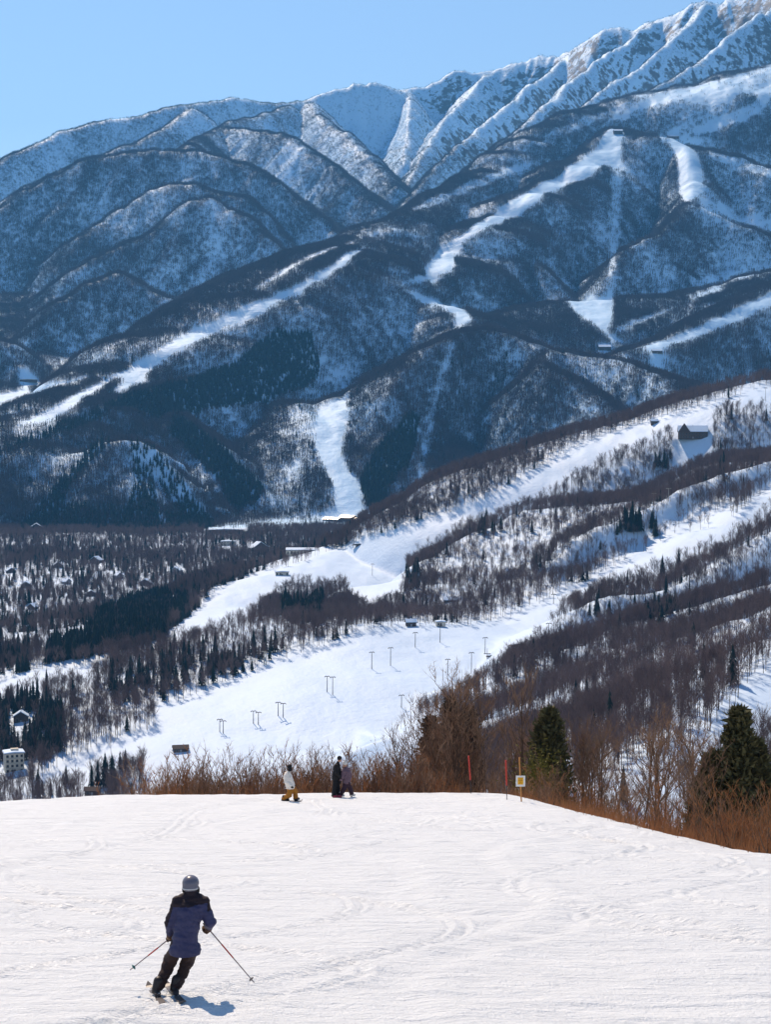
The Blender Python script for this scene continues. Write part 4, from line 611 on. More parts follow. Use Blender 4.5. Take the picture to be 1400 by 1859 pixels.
part('face_cover', solid('face_cover', [(V((.6*.0214, 0, 58*.0219)), (.088, .100, .075))], .010, [M_black], None, 3), ivory)
board_thing(bI, -16, 24, 0, 'pale snowboard under the boarder in mustard trousers', M_deck, M_black)
dark, bD, _ = rider(611, 1447, 'tall snowboarder dressed all in black, standing left of the mauve jacket', dict(head=(5.5,69,0), neck=(3,62,0), chest=(1,53,0), hip=(-1,35,0), sA=(0,58,-.16), sB=(2,58,.18), eA=(1,46,-.24), wA=(6,39,-.16), eB=(5,46,.24), wB=(8,39,.12), kA=(-3,18,-.08), fA=(-5,2,-.08), kB=(2,18,.10), fB=(2.5,1.5,.10)), (.85, -.5, -.15), M_black, M_black, M_boot, M_black)
board_thing(bD, -8, 10, 0, 'red edged snowboard at the feet of the boarder in black', M_pink, M_pink)
mv, bM, _ = rider(628, 1447, 'smaller snowboarder in mauve jacket and white knitted hat, striding right', dict(head=(-1.5,60,0), neck=(0,53,0), chest=(1,45,0), hip=(1.5,28,0), sA=(-4,49,-.14), sB=(5,49,.14), eA=(-6,39,-.2), wA=(-9,33,-.2), eB=(8,38,.2), wB=(7,30,.24), kA=(-4,15,-.08), fA=(-9,2,-.05), kB=(8,15,.08), fB=(10.5,1.5,.1)), (-.85, -.5, -.05), M_mauve, M_plum, M_ivory, M_knit, bulk=1.05)

bpy.data.scenes.remove(bench); bpy.data.batch_remove(scrap)
# ---------------------------------------------------------------- vegetation
def in_poly(px, py, poly):
    P = np.array(poly, float); ins = np.zeros(px.shape, bool)
    bx = (px > P[:,0].min()) & (px < P[:,0].max()) & (py > P[:,1].min()) & (py < P[:,1].max())
    if not bx.any(): return ins
    x, y = px[bx], py[bx]; r = np.zeros(x.shape, bool)
    for (x0, y0), (x1, y1) in zip(P, np.roll(P, -1, 0)):
        if y0 == y1: continue
        m = ((y0 > y) != (y1 > y)) & (x < (x1-x0)*(y-y0)/(y1-y0) + x0)
        r ^= m
    ins[bx] = r
    return ins
def bark_material(name, c0, c1, rough=.9):
    m, nt, b = mat_new(name)
    oi = N(nt, 'ShaderNodeObjectInfo'); geo = N(nt, 'ShaderNodeNewGeometry')
    nz = N(nt, 'ShaderNodeTexNoise', Scale=.6, Detail=3.0); nt.links.new(geo.outputs['Position'], nz.inputs['Vector'])
    av = N(nt, 'ShaderNodeMath', operation='MULTIPLY_ADD'); av.inputs[1].default_value = .6
    nt.links.new(oi.outputs['Random'], av.inputs[0]); ml = N(nt, 'ShaderNodeMath', operation='MULTIPLY'); ml.inputs[1].default_value = .45
    nt.links.new(nz.outputs[0], ml.inputs[0]); nt.links.new(ml.outputs[0], av.inputs[2])
    mx = N(nt, 'ShaderNodeMixRGB'); mx.inputs[1].default_value = (*c0, 1); mx.inputs[2].default_value = (*c1, 1)
    nt.links.new(av.outputs[0], mx.inputs[0]); nt.links.new(mx.outputs[0], b.inputs['Base Color'])
    b.inputs['Roughness'].default_value = rough; b.inputs['Specular IOR Level'].default_value = .15
    return m
M_bark = bark_material('bark_grey_brown', (.060, .042, .040), (.115, .082, .072))
M_twig = bark_material('twigs_purple_brown', (.10, .066, .062), (.23, .150, .130))
M_far = bark_material('twigs_far', (.062, .046, .052), (.150, .110, .108))
M_twig_warm = bark_material('twigs_rust_brown', (.13, .060, .030), (.27, .135, .062))
M_needle = bark_material('needles_dark', (.010, .017, .014), (.026, .036, .024), .7)

def bare_tree(H, nb, nt_, tw, bw, spread=.8, trunk_r=.13, sides=3):
    """trunk, then limbs rising from the upper part, then twigs; returns (trunk, crown) collectors"""
    tr, cr = Twigs(), Twigs()
    lean = Vector((random.uniform(-.06,.06)*H, random.uniform(-.06,.06)*H, 0))
    top = lean + Vector((0, 0, H*.86)); mid = lean*.4 + Vector((0, 0, H*.42))
    tr.limb((0,0,-.8), mid, trunk_r, trunk_r*.72, sides); tr.limb(mid, top, trunk_r*.72, trunk_r*.16, sides)
    for i in range(nb):
        f = random.uniform(.28, .92); p = mid.lerp(top, (f-.42)/.58) if f > .42 else mid*(f/.42)
        L = H*random.uniform(.22, .42)*(1.15-f*.6)*spread*1.35
        d = rand_dir(random.uniform(.35, .95)*spread+.1)
        q = p + d*L; q.z += L*.15
        cr.limb(p, q, bw, bw*.35, 3)
        for j in range(nt_):
            g = random.uniform(.3, 1.0); a = p.lerp(q, g)
            e = a + (d*.6 + rand_dir(random.uniform(.1, 1.2))).normalized()*L*random.uniform(.3, .6); e.z += .1*L
            cr.blade(a, e, tw)
    for j in range(nt_*2):
        a = mid.lerp(top, random.uniform(.4, 1)); cr.blade(a, a + rand_dir(random.uniform(.1, .8))*H*random.uniform(.12, .25), tw)
    return tr, cr
def conifer(H, Rb, tiers, pts, ragged=.25, base=.08):
    tr, cr = Twigs(), Twigs()
    tr.limb((0,0,-1.0), (0,0,H*.5), .016*H, .010*H, 4)
    for k in range(tiers):
        f = k/(tiers-1); z0 = H*(base + (1-base)*(f**.92)*.93); r = Rb*(1-f)**.8*(1+random.uniform(-.16,.16)) + .03*Rb
        hgt = H*(1.5/tiers)*(1.1-.35*f); n = max(5, int(pts*(1-.5*f)))
        ph = random.random()*6
        for i in range(n):
            an = ph+2*math.pi*i/n; rr = r*(1+random.uniform(-ragged, ragged)); da = math.pi/n*1.25
            tip = Vector((rr*math.cos(an), rr*math.sin(an), z0-.10*hgt-rr*random.uniform(.10,.32)))
            ap = Vector((0, 0, z0+hgt)); w = rr*.62
            l = Vector((w*math.cos(an-da), w*math.sin(an-da), z0+hgt*.25)); q = Vector((w*math.cos(an+da), w*math.sin(an+da), z0+hgt*.25))
            kk = len(cr.v); cr.v += [ap, l, tip, q]; cr.t += [(kk, kk+1, kk+2), (kk, kk+2, kk+3)]
    return tr, cr

# ---- where trees grow
du = np.gradient(GU); dv = np.gradient(GV)
area = (GV[:,None]*du[None,:])*dv[:,None]
elev = (GZ-ZC)/GY
runmax = np.maximum.accumulate(np.vstack([np.full((1, GX.shape[1]), -.232), elev]), 0)[:-1]
inview = (np.abs(GU) < .262)[None,:] & (elev + 15/GY > runmax - .0006)
dens = np.interp(GY, [100, 700, 1500, 2500, 4500, 7500], [1/18, 1/18, 1/17, 1/12, 1/13, 1/20])
patch = fbm(GX/260, GY/260, 4, 91); fine = fbm(GX/60, GY/60, 3, 92)
dens = dens*np.clip(1.0 + .7*patch + .4*fine, .10, 1.6)*np.where(GY > 2450, np.clip(2.1*ridged(GX/260+.3*perlin(GX/400, GY/400, 8), GY/420, 4, 77)-.72, .25, 1.25), 1)
toSky = np.interp(GX/GY*3000+700, [0, 300, 520, 700, 900, 1400], [9e9, 9e9, 1150, 860, 820, 1000])+ZC   # tree line sinks towards the high alpine faces
alpine = smooth(0, 260, GZ - toSky)*smooth(5000, 5500, GY)
dens = dens*(1-alpine*.78)
far_face = smooth(5200, 6200, GY); dens = dens*(1-.45*far_face*smooth(-.2, .5, patch))
dens = dens*smooth(380, 520, GY)
dens = dens*np.where((GY < 790) & (GX/GY < .03) | (GY < 915) & (GX/GY > -.148) & (GX/GY < .035), 0, 1)
flat_ = 1-smooth(.05, .2, steep); dens = dens*(1-.68*flat_*(GY < 2750)*smooth(.02, -.08, GX/GY)*smooth(960, 1080, GY))
for k, poly in CONIFER_STANDS:
    if k > .9: dens = np.where(in_poly(GX.ravel(), GY.ravel(), poly).reshape(GX.shape), np.maximum(dens, 1/9), dens)
n_c = rng.poisson(np.where(inview, area*dens*(np.abs(GU) < .262)[None,:], 0))
rr, cc = np.nonzero(n_c); rep = n_c[rr, cc]
rr = np.repeat(rr, rep); cc = np.repeat(cc, rep)
TV = GV[rr] + (rng.random(len(rr))-.5)*dv[rr]; TU = GU[cc] + (rng.random(len(rr))-.5)*du[cc]
TX = TU*TV; TY = TV
keep = np.ones(len(TX))
for k, poly in PISTES: keep = np.where(in_poly(TX, TY, poly), np.minimum(keep, k), keep)
for x_, y_, w_, d_, *_r in BUILDINGS:
    s_ = y_/3000*w_; keep = np.where((np.abs(TX-x_-(TY-y_)*x_/y_) < s_*.62+2) & (TY > y_-s_*.6-34) & (TY < y_+s_*.5+3), 0, keep)
con = np.full(len(TX), .012); con = np.where(TY > 3300, .002, con)
for k, poly in CONIFER_STANDS: con = np.where(in_poly(TX, TY, poly), np.maximum(con, k), con)
ok = rng.random(len(TX)) < keep
TX, TY, con = TX[ok], TY[ok], con[ok]
isC = rng.random(len(TX)) < con
TZ = height(TX, TY) - .25
SZ_ = rng.uniform(.68, 1.18, len(TX))*np.interp(TY, [5000, 6200], [1, .62])*np.where(isC, np.interp(TY, [700, 1500, 2500], [1.0, 1.0, 1.0]), 1)
def share_out(mask):
    """nearest (largest in view) first"""
    idx = np.nonzero(mask)[0]
    size = SZ_[idx]/TY[idx]
    vis = np.abs(TX[idx]/TY[idx]) < .236
    return idx[np.argsort(-(size*vis), kind='stable')]
# prototypes for the masses
def proto_collection(name, makers):
    col = bpy.data.collections.new(name)
    for i, (tr, cr, mt, mc) in enumerate(makers):
        v = tr.v + cr.v; t = tr.t + [(a+len(tr.v), b+len(tr.v), c+len(tr.v)) for a, b, c in cr.t]
        me = tri_mesh(name+'_shape', v, t, [mt, mc], [0]*len(tr.t)+[1]*len(cr.t))
        ob = bpy.data.objects.new('%s_%02d' % (name, i), me); col.objects.link(ob)
    return col
def forest(name, idx, col, nproto, label, cat='forest', turn=6.283):
    """one uncountable mass of trees: shapes set on every listed ground point"""
    n = len(idx)
    me = bpy.data.meshes.new(name)
    me.vertices.add(n); me.vertices.foreach_set('co', np.stack([TX[idx], TY[idx], TZ[idx]], 1).astype(np.float32).ravel())
    for nm, tp, val in (('size', 'FLOAT', SZ_[idx]), ('turn', 'FLOAT', rng.uniform(-turn/2, turn/2, n)), ('pick', 'INT', rng.integers(0, nproto, n))):
        a = me.attributes.new(nm, tp, 'POINT'); a.data.foreach_set('value', val.astype(np.float32 if tp == 'FLOAT' else np.int32))
    me.update()
    o = bpy.data.objects.new(name, me); C.objects.link(o)
    ng = bpy.data.node_groups.new(name, 'GeometryNodeTree')
    ng.interface.new_socket('Geometry', in_out='INPUT', socket_type='NodeSocketGeometry'); ng.interface.new_socket('Geometry', in_out='OUTPUT', socket_type='NodeSocketGeometry')
    gi = ng.nodes.new('NodeGroupInput'); go = ng.nodes.new('NodeGroupOutput')
    ci = ng.nodes.new('GeometryNodeCollectionInfo'); ci.inputs['Collection'].default_value = col; ci.inputs['Separate Children'].default_value = True; ci.inputs['Reset Children'].default_value = True
    ip = ng.nodes.new('GeometryNodeInstanceOnPoints'); ip.inputs['Pick Instance'].default_value = True
    def attr(nm, tp):
        a = ng.nodes.new('GeometryNodeInputNamedAttribute'); a.data_type = tp; a.inputs['Name'].default_value = nm; return a
    cx = ng.nodes.new('ShaderNodeCombineXYZ'); ng.links.new(attr('turn', 'FLOAT').outputs[0], cx.inputs['Z'])
    ng.links.new(gi.outputs[0], ip.inputs['Points']); ng.links.new(ci.outputs[0], ip.inputs['Instance'])
    ng.links.new(attr('pick', 'INT').outputs[0], ip.inputs['Instance Index'])
    ng.links.new(cx.outputs[0], ip.inputs['Rotation']); ng.links.new(attr('size', 'FLOAT').outputs[0], ip.inputs['Scale'])
    ng.links.new(ip.outputs[0], go.inputs[0])
    md = o.modifiers.new('scatter', 'NODES'); md.node_group = ng
    o['kind'] = 'stuff'; o['label'] = label; o['category'] = cat
    return o
def clump(n, half):
    """a few trees side by side along the contour"""
    tr, cr = Twigs(), Twigs()
    for i in range(n):
        a, b = bare_tree(random.uniform(8.0, 13.5), 7, 4, .17, .09, .6, .17)
        off = Vector((random.uniform(-half, half), random.uniform(-1.5, 1.5), random.uniform(-.6, .2)))
        for s_, d_ in ((a, tr), (b, cr)):
            k = len(d_.v); d_.v += [v+off for v in s_.v]; d_.t += [(p+k, q+k, r+k) for p, q, r in s_.t]
    return tr, cr
far_bare = proto_collection('far_bare_tree', [clump(4, 5.5) + (M_far, M_far) for _ in range(8)])
mid_bare = proto_collection('mid_bare_tree', [bare_tree(12.5, 17, 9, .075, .05, .85, .16) + (M_bark, M_twig) for _ in range(8)])
conifers = proto_collection('far_conifer', [conifer(random.uniform(12, 15), random.uniform(2.1, 2.9), 8, 9) + (M_bark, M_needle) for _ in range(5)])
near_bare = share_out(~isC & (TY < 1600)); near_con = share_out(isC)
OWN_BARE, OWN_CON = near_bare[:290], near_con[:290]
own = np.zeros(len(TX), bool); own[OWN_BARE] = True; own[OWN_CON] = True
b_ = ~isC & ~own
forest('near_forest', np.nonzero(b_ & (TY < 2450))[0], mid_bare, 8, 'bare purple brown winter forest on the near spurs and valley floor')
forest('far_forest', np.nonzero(b_ & (TY >= 2450))[0], far_bare, 8, 'bare winter forest covering the far mountainsides', turn=.8)
forest('conifer_forest', np.nonzero(isC & ~own)[0], conifers, 5, 'dark evergreen stands among the bare winter forest')
# ---------------------------------------------------------------- buildings
def building(x, y, w, dpt, h, kind, turn, label):
    """walls with openings, a roof with overhang and a load of snow, windows with frames, a door"""
    z = max(min(ground(x+a, y+b) for a in (-w/2, w/2) for b in (-dpt/2, dpt/2)), ground(x, y)-1.6)
    name = {'hotel':'hotel', 'hall':'sports_hall', 'shed':'long_shed', 'flat':'flat_roofed_house', 'canopy':'lift_station', 'terminal':'lift_terminal', 'base':'gondola_station', 'lodge':'mountain_lodge', 'cabin':'stilt_cabin'}.get(kind, 'chalet' if kind == 'chalet' else 'hut')
    t = thing(name, label, {'hotel':'hotel', 'hall':'hall', 'shed':'shed', 'canopy':'lift station', 'terminal':'lift station', 'base':'lift station', 'cabin':'cabin', 'hut':'hut'}.get(kind, 'house'), (x, y, z-.3), R_(turn))
    wm = {'hotel':M_cream, 'cabin':M_cream, 'flat':M_cream, 'hall':M_cream, 'base':M_wood, 'lodge':M_wood, 'canopy':M_darksteel, 'terminal':M_darksteel}.get(kind, M_wood if (int(x) % 3) else M_grey) if kind != 'hut' else M_wood
    b = h*.0; X, Y = w/2, dpt/2
    if kind in ('canopy', 'terminal'):
        for sx in (-.8, .8):
            for sy in (-.6, .6): part('post', Box().tube([(sx*X, sy*Y, -.5), (sx*X, sy*Y, h*.62)], .16, 6).mesh('post', M_darksteel), t)
        part('cabin_wall', Box().box(-X*.35, X*.45, -Y*.5, Y*.5, 0, h*.62).mesh('cabin_wall', M_wood), t)
        part('roof', Box().prism([(-X*1.05, h*.6), (X*1.05, h*.6), (X*.9, h*1.0), (X*.2, h*1.12), (-X*.8, h*.9)], -Y, Y).mesh('roof', M_darksteel), t)
        part('snow_load', Box().prism([(X*.86, h*1.03), (X*.2, h*1.13), (-X*.7, h*.95), (-X*.66, h*1.04), (X*.2, h*1.24), (X*.82, h*1.10)], -Y*.8, Y*.8).mesh('snow_load', M_roof_snow), t)
        if kind == 'terminal':
            part('mast', Box().tube([(-X*.8, 0, 0), (-X*.8, 0, h*3.2)], [.2, .12], 6).mesh('mast', M_darksteel), t)
            part('wheel', Box().tube([(-X*1.5, 0, h*1.5), (-X*.1, 0, h*1.5)], [.25, .25], 6).mesh('wheel', M_darksteel), t)
        else: part('mast', Box().tube([(X*.9, 0, 0), (X*.9, 0, h*1.7)], .15, 6).mesh('mast', M_darksteel), t)
        return t
    z0 = 0
    if kind == 'cabin':
        z0 = h*.35
        for sx in (-.8, .8):
            for sy in (-.7, .7): part('post', Box().tube([(sx*X, sy*Y, -.6), (sx*X, sy*Y, z0+.1)], .15, 6).mesh('post', M_darksteel), t)
    wall = part('wall', Box().box(-X, X, -Y, Y, z0-.6*(z0 == 0), h).mesh('wall', wm), t)
    floors = {'hotel': 4, 'hall': 1, 'lodge': 2}.get(kind, 2 if h > 5 else 1)
    nwin = max(2, min(9, int(w/3.2))) if kind != 'hotel' else 4
    for fl in range(floors):
        fh = (h-z0)/floors; zc = z0+fh*(fl+.52)
        for side, n, half in ((0, nwin, X), (1, 2 if kind != 'hotel' else 3, Y)):
            for i in range(n):
                if fl == 0 and side == 0 and i == n//2: continue
                c = -half + (i+.5)*2*half/n; ww = min(.65, half/n*.62); wh = fh*.26
                fo, po = Box(), Box()
                if side == 0:
                    fo.box(c-ww-.1, c+ww+.1, -Y-.09, -Y+.05, zc-wh-.1, zc+wh+.1); po.box(c-ww, c+ww, -Y-.12, -Y+.02, zc-wh, zc+wh)
                else:
                    fo.box(X-.05, X+.09, c-ww-.1, c+ww+.1, zc-wh-.1, zc+wh+.1); po.box(X-.02, X+.12, c-ww, c+ww, zc-wh, zc+wh)
                f = part('window', fo.mesh('window', M_grey if wm != M_cream else M_cream), t); part('pane', po.mesh('pane', M_glass), f)
    part('door', Box().box(-.55, .55, -Y-.07, -Y+.05, z0-.1, z0+min(2.1, (h-z0)*.8)).mesh('door', M_wood if wm == M_cream else M_grey), t)
    if kind == 'hotel':
        for fl in range(1, 4): part('balcony', Box().box(-X*.98, X*.98, -Y-.8, -Y+.02, h*fl/4-.15, h*fl/4+.1).mesh('balcony', M_cream), t)
    ov = .7 if kind != 'cabin' else .4
    if kind in ('flat', 'cabin', 'hotel', 'shed'):
        rise = .35 if kind != 'shed' else h*.25
        rm = Box().prism([(-X-ov, h), (X+ov, h), (X+ov, h+.3), (0, h+.3+rise), (-X-ov, h+.3)], -Y-ov, Y+ov).mesh('roof', M_grey)
        r = part('roof', rm, t)
        part('snow_load', Box().prism([(-X-ov*.8, h+.32), (0, h+.33+rise), (X+ov*.8, h+.32), (X+ov*.55, h+.85), (0, h+.95+rise), (-X-ov*.55, h+.85)], -Y-ov*.8, Y+ov*.8).mesh('snow_load', M_roof_snow), r)
        if kind == 'hotel': part('roof_house', Box().box(-X*.3, X*.5, -Y*.3, Y*.4, h+.3, h+2.2).mesh('roof_house', M_cream), r)
    else:
        pit = {'hall': .28, 'base': .40, 'lodge': .8}.get(kind, .62)
        along = kind not in ('chalet', 'lodge2')
        half, run = (Y, X) if along else (X, Y)
        rise = (half+ov)*pit; th = .25
        prof = [(-half-ov, h-.1), (0, h-.1+rise), (half+ov, h-.1), (half+ov, h-.1+th), (0, h-.1+rise+th), (-half-ov, h-.1+th)]
        gab = [(-half, h-.01), (half, h-.01), (0, h-.05+half*pit)]
        sn = [(-half-ov*.8, h+.18), (0, h-.06+rise+th), (half+ov*.8, h+.18), (half+ov*.5, h+.75), (0, h+.55+rise+th), (-half-ov*.5, h+.75)]
        rmat = M_metalroof if kind == 'base' else M_wood
        items = [('gable', gab, -run+.02, run-.02, wm), ('roof', prof, -run-ov, run+ov, rmat)] + ([('snow_load', sn, -run-ov*.8, run+ov*.8, M_roof_snow)] if kind != 'base' and not (kind == 'hut' and y < 1000) else [])
        ro = None
        for nm, pr, y0, y1, mt in items:
            me = Box().prism(pr, y0, y1).mesh(nm, mt)
            if along: me.transform(Matrix.Rotation(math.pi/2, 4, 'Z'))
            o_ = part(nm, me, ro if nm == 'snow_load' else t)
            if nm == 'roof': ro = o_
        if kind in ('chalet', 'lodge'): part('chimney', Box().box(-.4, .4, run*.3-.4, run*.3+.4, h, h+rise+1.2).mesh('chimney', M_grey), ro)
        if kind == 'lodge':
            fr = Box().prism([(-Y*.95, h), (Y*.95, h), (0, h+Y*1.35)], 0, X*.55).mesh('gable_front', M_wood); fr.transform(Matrix.Translation((-X*.6, -Y*1.25, 0)))
            part('gable_front', fr, t)
    return t
B_LABELS = ['cream four storey hotel with a snowy roof at the left edge of the valley', 'dark timber mountain lodge with steep gables beside the upper right piste',
 'dark open lift station with a long canopy at the right end of the broad piste', 'small dark lift terminal with a mast left of the canopied station',
 'cream cabin on stilts at the top edge of the broad piste', 'snow roofed hut in the trees above the stilt cabin', 'low hut among conifers left of the stilt cabin',
 'long hall with a white snowy roof at the top of the left piste', 'flat roofed cream house at the end of the fan shaped piste', 'steep roofed dark chalet left of the long white roofed hall',
 'flat roofed house left of the steep roofed chalet', 'very long low shed with a white roof at the foot of the dark pyramid hill',
 'left gondola station roof glinting at the foot of the central run', 'middle gondola station roof glinting at the foot of the central run', 'right gondola station roof glinting at the foot of the central run',
 'small hut right of the glinting gondola stations', 'lift station on the crest where the broad middle piste begins', 'small pale hut on the ridge left of the dark timber lodge',
 'snow roofed chalet in the valley woods, below the left end of the pyramid hill', 'chalet with a wide snowy gable in the upper valley woods', 'snow roofed chalet near the left edge of the valley woods',
 'snow roofed chalet at the foot of the pyramid hill', 'chalet deep in the middle of the valley woods', 'wide chalet in the valley woods left of the snow mound', 'chalet in the lower middle of the valley woods',
 'chalet in the lower left valley woods', 'chalet at the far left edge of the valley woods', 'chalet in the woods just left of the round snow mound', 'small chalet turned sideways in the valley woods',
 'chalet in the woods above the dark conifer stand', 'big snow roofed chalet above the cream hotel', 'dark hut at the bottom left just beyond the near slope', 'dark hut above the brown shrubs left of the broad piste',
 'long low building by the valley road at the far left', 'long snow roofed lodge high on the upper right plateau', 'small station on top of the high diagonal run', 'small hut on the high shoulder above the mogul run',
 'dark hut on the wooded bench at the right of the middle hump', 'small hut at the foot of the bench run']
for (x, y, w, dp, h, kind, turn), lb in zip(BUILDINGS, B_LABELS):
    s = y/3000
    building(x, y, w*s, dp*s*.9, h*s, kind, turn, lb)
# ---------------------------------------------------------------- lift towers
ords = ['first', 'second', 'third', 'fourth', 'fifth', 'sixth', 'seventh', 'eighth', 'ninth', 'tenth', 'eleventh', 'twelfth', 'thirteenth', 'fourteenth', 'fifteenth', 'sixteenth', 'seventeenth', 'eighteenth', 'nineteenth', 'twentieth', 'twenty first', 'twenty second', 'twenty third', 'twenty fourth', 'twenty fifth', 'twenty sixth', 'twenty seventh', 'twenty eighth']
for i, (x, y, h, k) in enumerate(sorted(LIFT_TOWERS, key=lambda t: t[0]/t[1])):
    h = max(h, 7.5); z = ground(x, y); big = k == 'M'
    t = thing('lift_tower', '%s lift tower, %s from the left in the photo' % ('pale broad headed' if big else 'thin dark T shaped', ords[i]), 'lift tower', (x, y, z-.4), R_(12), 'lift towers on the pistes')
    mt = M_cream if k in 'MB' else M_darksteel
    r = .34 if k in 'MB' else .24
    part('pole', Box().tube([(0,0,0), (.1,0,h)], [r, r*.7], 8).mesh('pole', mt), t)
    a = 2.4 if big else 1.5
    part('cross_arm', Box().box(-a+.1, a+.1, -.16, .16, h-.15, h+.2).mesh('cross_arm', mt), t)
    for s in (-1, 1):
        part('sheave', Box().box(s*a-.12+.1, s*a+.12+.1, -1.0, 1.0, h-.42, h-.16).mesh('sheave', M_darksteel), t)
        if not big: part('maintenance_rail', Box().tube([(s*a*.5+.1, 0, h+.2), (s*a*.5+.1, 0, h+.8)], .06, 5).mesh('maintenance_rail', mt), t)
# ---------------------------------------------------------------- single trees that stand out
def tree_things(idx, shapes, name, cat, labels):
    for j, i in enumerate(idx):
        trm, crm = shapes[j % len(shapes)]
        x, y = float(TX[i]), float(TY[i])
        lb, gr = labels(x, y)
        t = thing(name, lb, cat, (x, y, float(TZ[i])), random.uniform(0, 6.28), gr); s = float(SZ_[i]); t.scale = (s, s, s*random.uniform(.92, 1.1))
        part('trunk', trm, t); part('crown', crm, t)
bt = []
for _ in range(9):
    a, b = bare_tree(random.uniform(11, 13.5), 20, 11, .065, .05, .85, .16, 4); bt.append((a.mesh('trunk', M_bark), b.mesh('crown', M_twig)))
ct = []
for _ in range(7):
    a, b = conifer(random.uniform(12, 16), random.uniform(2.0, 3.0), 11, 12); ct.append((a.mesh('trunk', M_bark), b.mesh('crown', M_needle)))
def lb_bare(x, y):
    u = x/y
    if u > .08:
        r = ('on the snowy slope below the wooded spurs' if y < 620 else 'on the lowest wooded spur' if y < 800 else 'on the middle wooded spur' if y < 960 else 'on the upper wooded spur') + (' at the right edge' if u > .165 else ', left of the right edge')
    elif u > -.05: r = 'right of the broad piste' if u > .03 else ('beyond the top of the broad piste' if y > 1130 else 'below the broad piste')
    elif y > 1150: r = 'on the wooded strip above the broad piste'
    else: r = 'on the valley slope left of the broad piste' if u > -.16 else 'on the valley slope by the cream hotel'
    return 'leafless tree '+r, 'leafless trees '+r
def lb_con(x, y):
    u = x/y
    if u > .05: r = 'on the lower right spurs' if y < 1150 else ('on the crest of the near right spur' if y < 1450 else 'below the upper right piste')
    elif u > -.06: r = 'beside the hut at the top of the broad piste' if u > 0 else 'in the grove between the two middle pistes'
    elif y > 1250: r = 'in the valley woods at the left'
    elif u > -.12: r = 'in the wooded strip left of the broad piste'
    elif u > -.17: r = 'in the row at the lower left beyond the near slope' if y < 960 else 'in the wooded strip at the left'
    else: r = 'behind the cream hotel' if y > 960 else 'below the cream hotel'
    return 'dark pointed conifer '+r, 'dark conifers '+r
tree_things(OWN_BARE, bt, 'bare_tree', 'tree', lb_bare)
tree_things(OWN_CON, ct, 'conifer_tree', 'tree', lb_con)

for x, y, hpx in LONE_CONIFERS:
    trm, crm = ct[int(abs(x)*7) % len(ct)]
    H = hpx*y/3000; lb, gr = lb_con(x, y)
    t = thing('conifer_tree', lb, 'tree', (x, y, ground(x, y)-.2), random.uniform(0, 6.28), gr); k = H/14; t.scale = (k*random.uniform(.95, 1.25), k*random.uniform(.95, 1.25), k)
    part('trunk', trm, t); part('crown', crm, t)
# ---------------------------------------------------------------- brush and trees beyond the brink of the near slope
M_stem = bark_material('stems_brown', (.085, .052, .036), (.18, .115, .075))
M_rust = bark_material('twigs_rust', (.24, .095, .036), (.46, .21, .09))
M_brush = bark_material('twigs_brown', (.19, .105, .062), (.40, .25, .16))
M_grey_twig = bark_material('twigs_grey_brown', (.17, .12, .09), (.34, .25, .19))
M_cedar = bark_material('cedar_foliage', (.035, .038, .016), (.13, .115, .050), .75)
M_cedar_brown = bark_material('cedar_foliage_brown', (.045, .034, .028), (.12, .085, .062), .8)
M_bamboo_leaf = bark_material('yellow_green_leaves', (.12, .11, .018), (.30, .24, .045), .6)
def shrub(H, stems, twigs, tw, spread, fine=3):
    """several crooked stems from one root, each forking into side twigs"""
    st, tg = Twigs(), Twigs()
    for i in range(stems):
        az = random.uniform(0, 6.28); tl = abs(random.gauss(0, .34))*spread+.05
        a = Vector((random.gauss(0, .15)*spread, random.gauss(0, .15)*spread, -.3)); L = H*random.uniform(.45, 1.0)
        r = .006*H**.5+.005; pts = [a]
        for s in range(4):
            tl2 = tl + random.uniform(-.22, .28); pts.append(pts[-1] + rand_dir(max(.02, tl2), az + random.uniform(-.9, .9))*L/4)
            st.limb(pts[-2], pts[-1], r*(1.5-.34*s), r*(1.5-.34*(s+1)), 3)
        for j in range(twigs):
            g = random.uniform(.9, 3.98); p = pts[int(g)].lerp(pts[int(g)+1], g-int(g))
            l1 = H*random.uniform(.10, .26)*(1.2-.15*g); d = (rand_dir(random.uniform(.35, 1.15), random.uniform(0, 6.28)) + rand_dir(tl, az)*.3).normalized(); e = p + d*l1
            tg.blade(p, e, tw*1.2)
            for _ in range(fine):
                f = p.lerp(e, random.uniform(.2, .95)); tg.blade(f, f + (d*.7 + rand_dir(random.uniform(.2, 1.5))).normalized()*l1*random.uniform(.35, .7), tw*.7)
    return st, tg
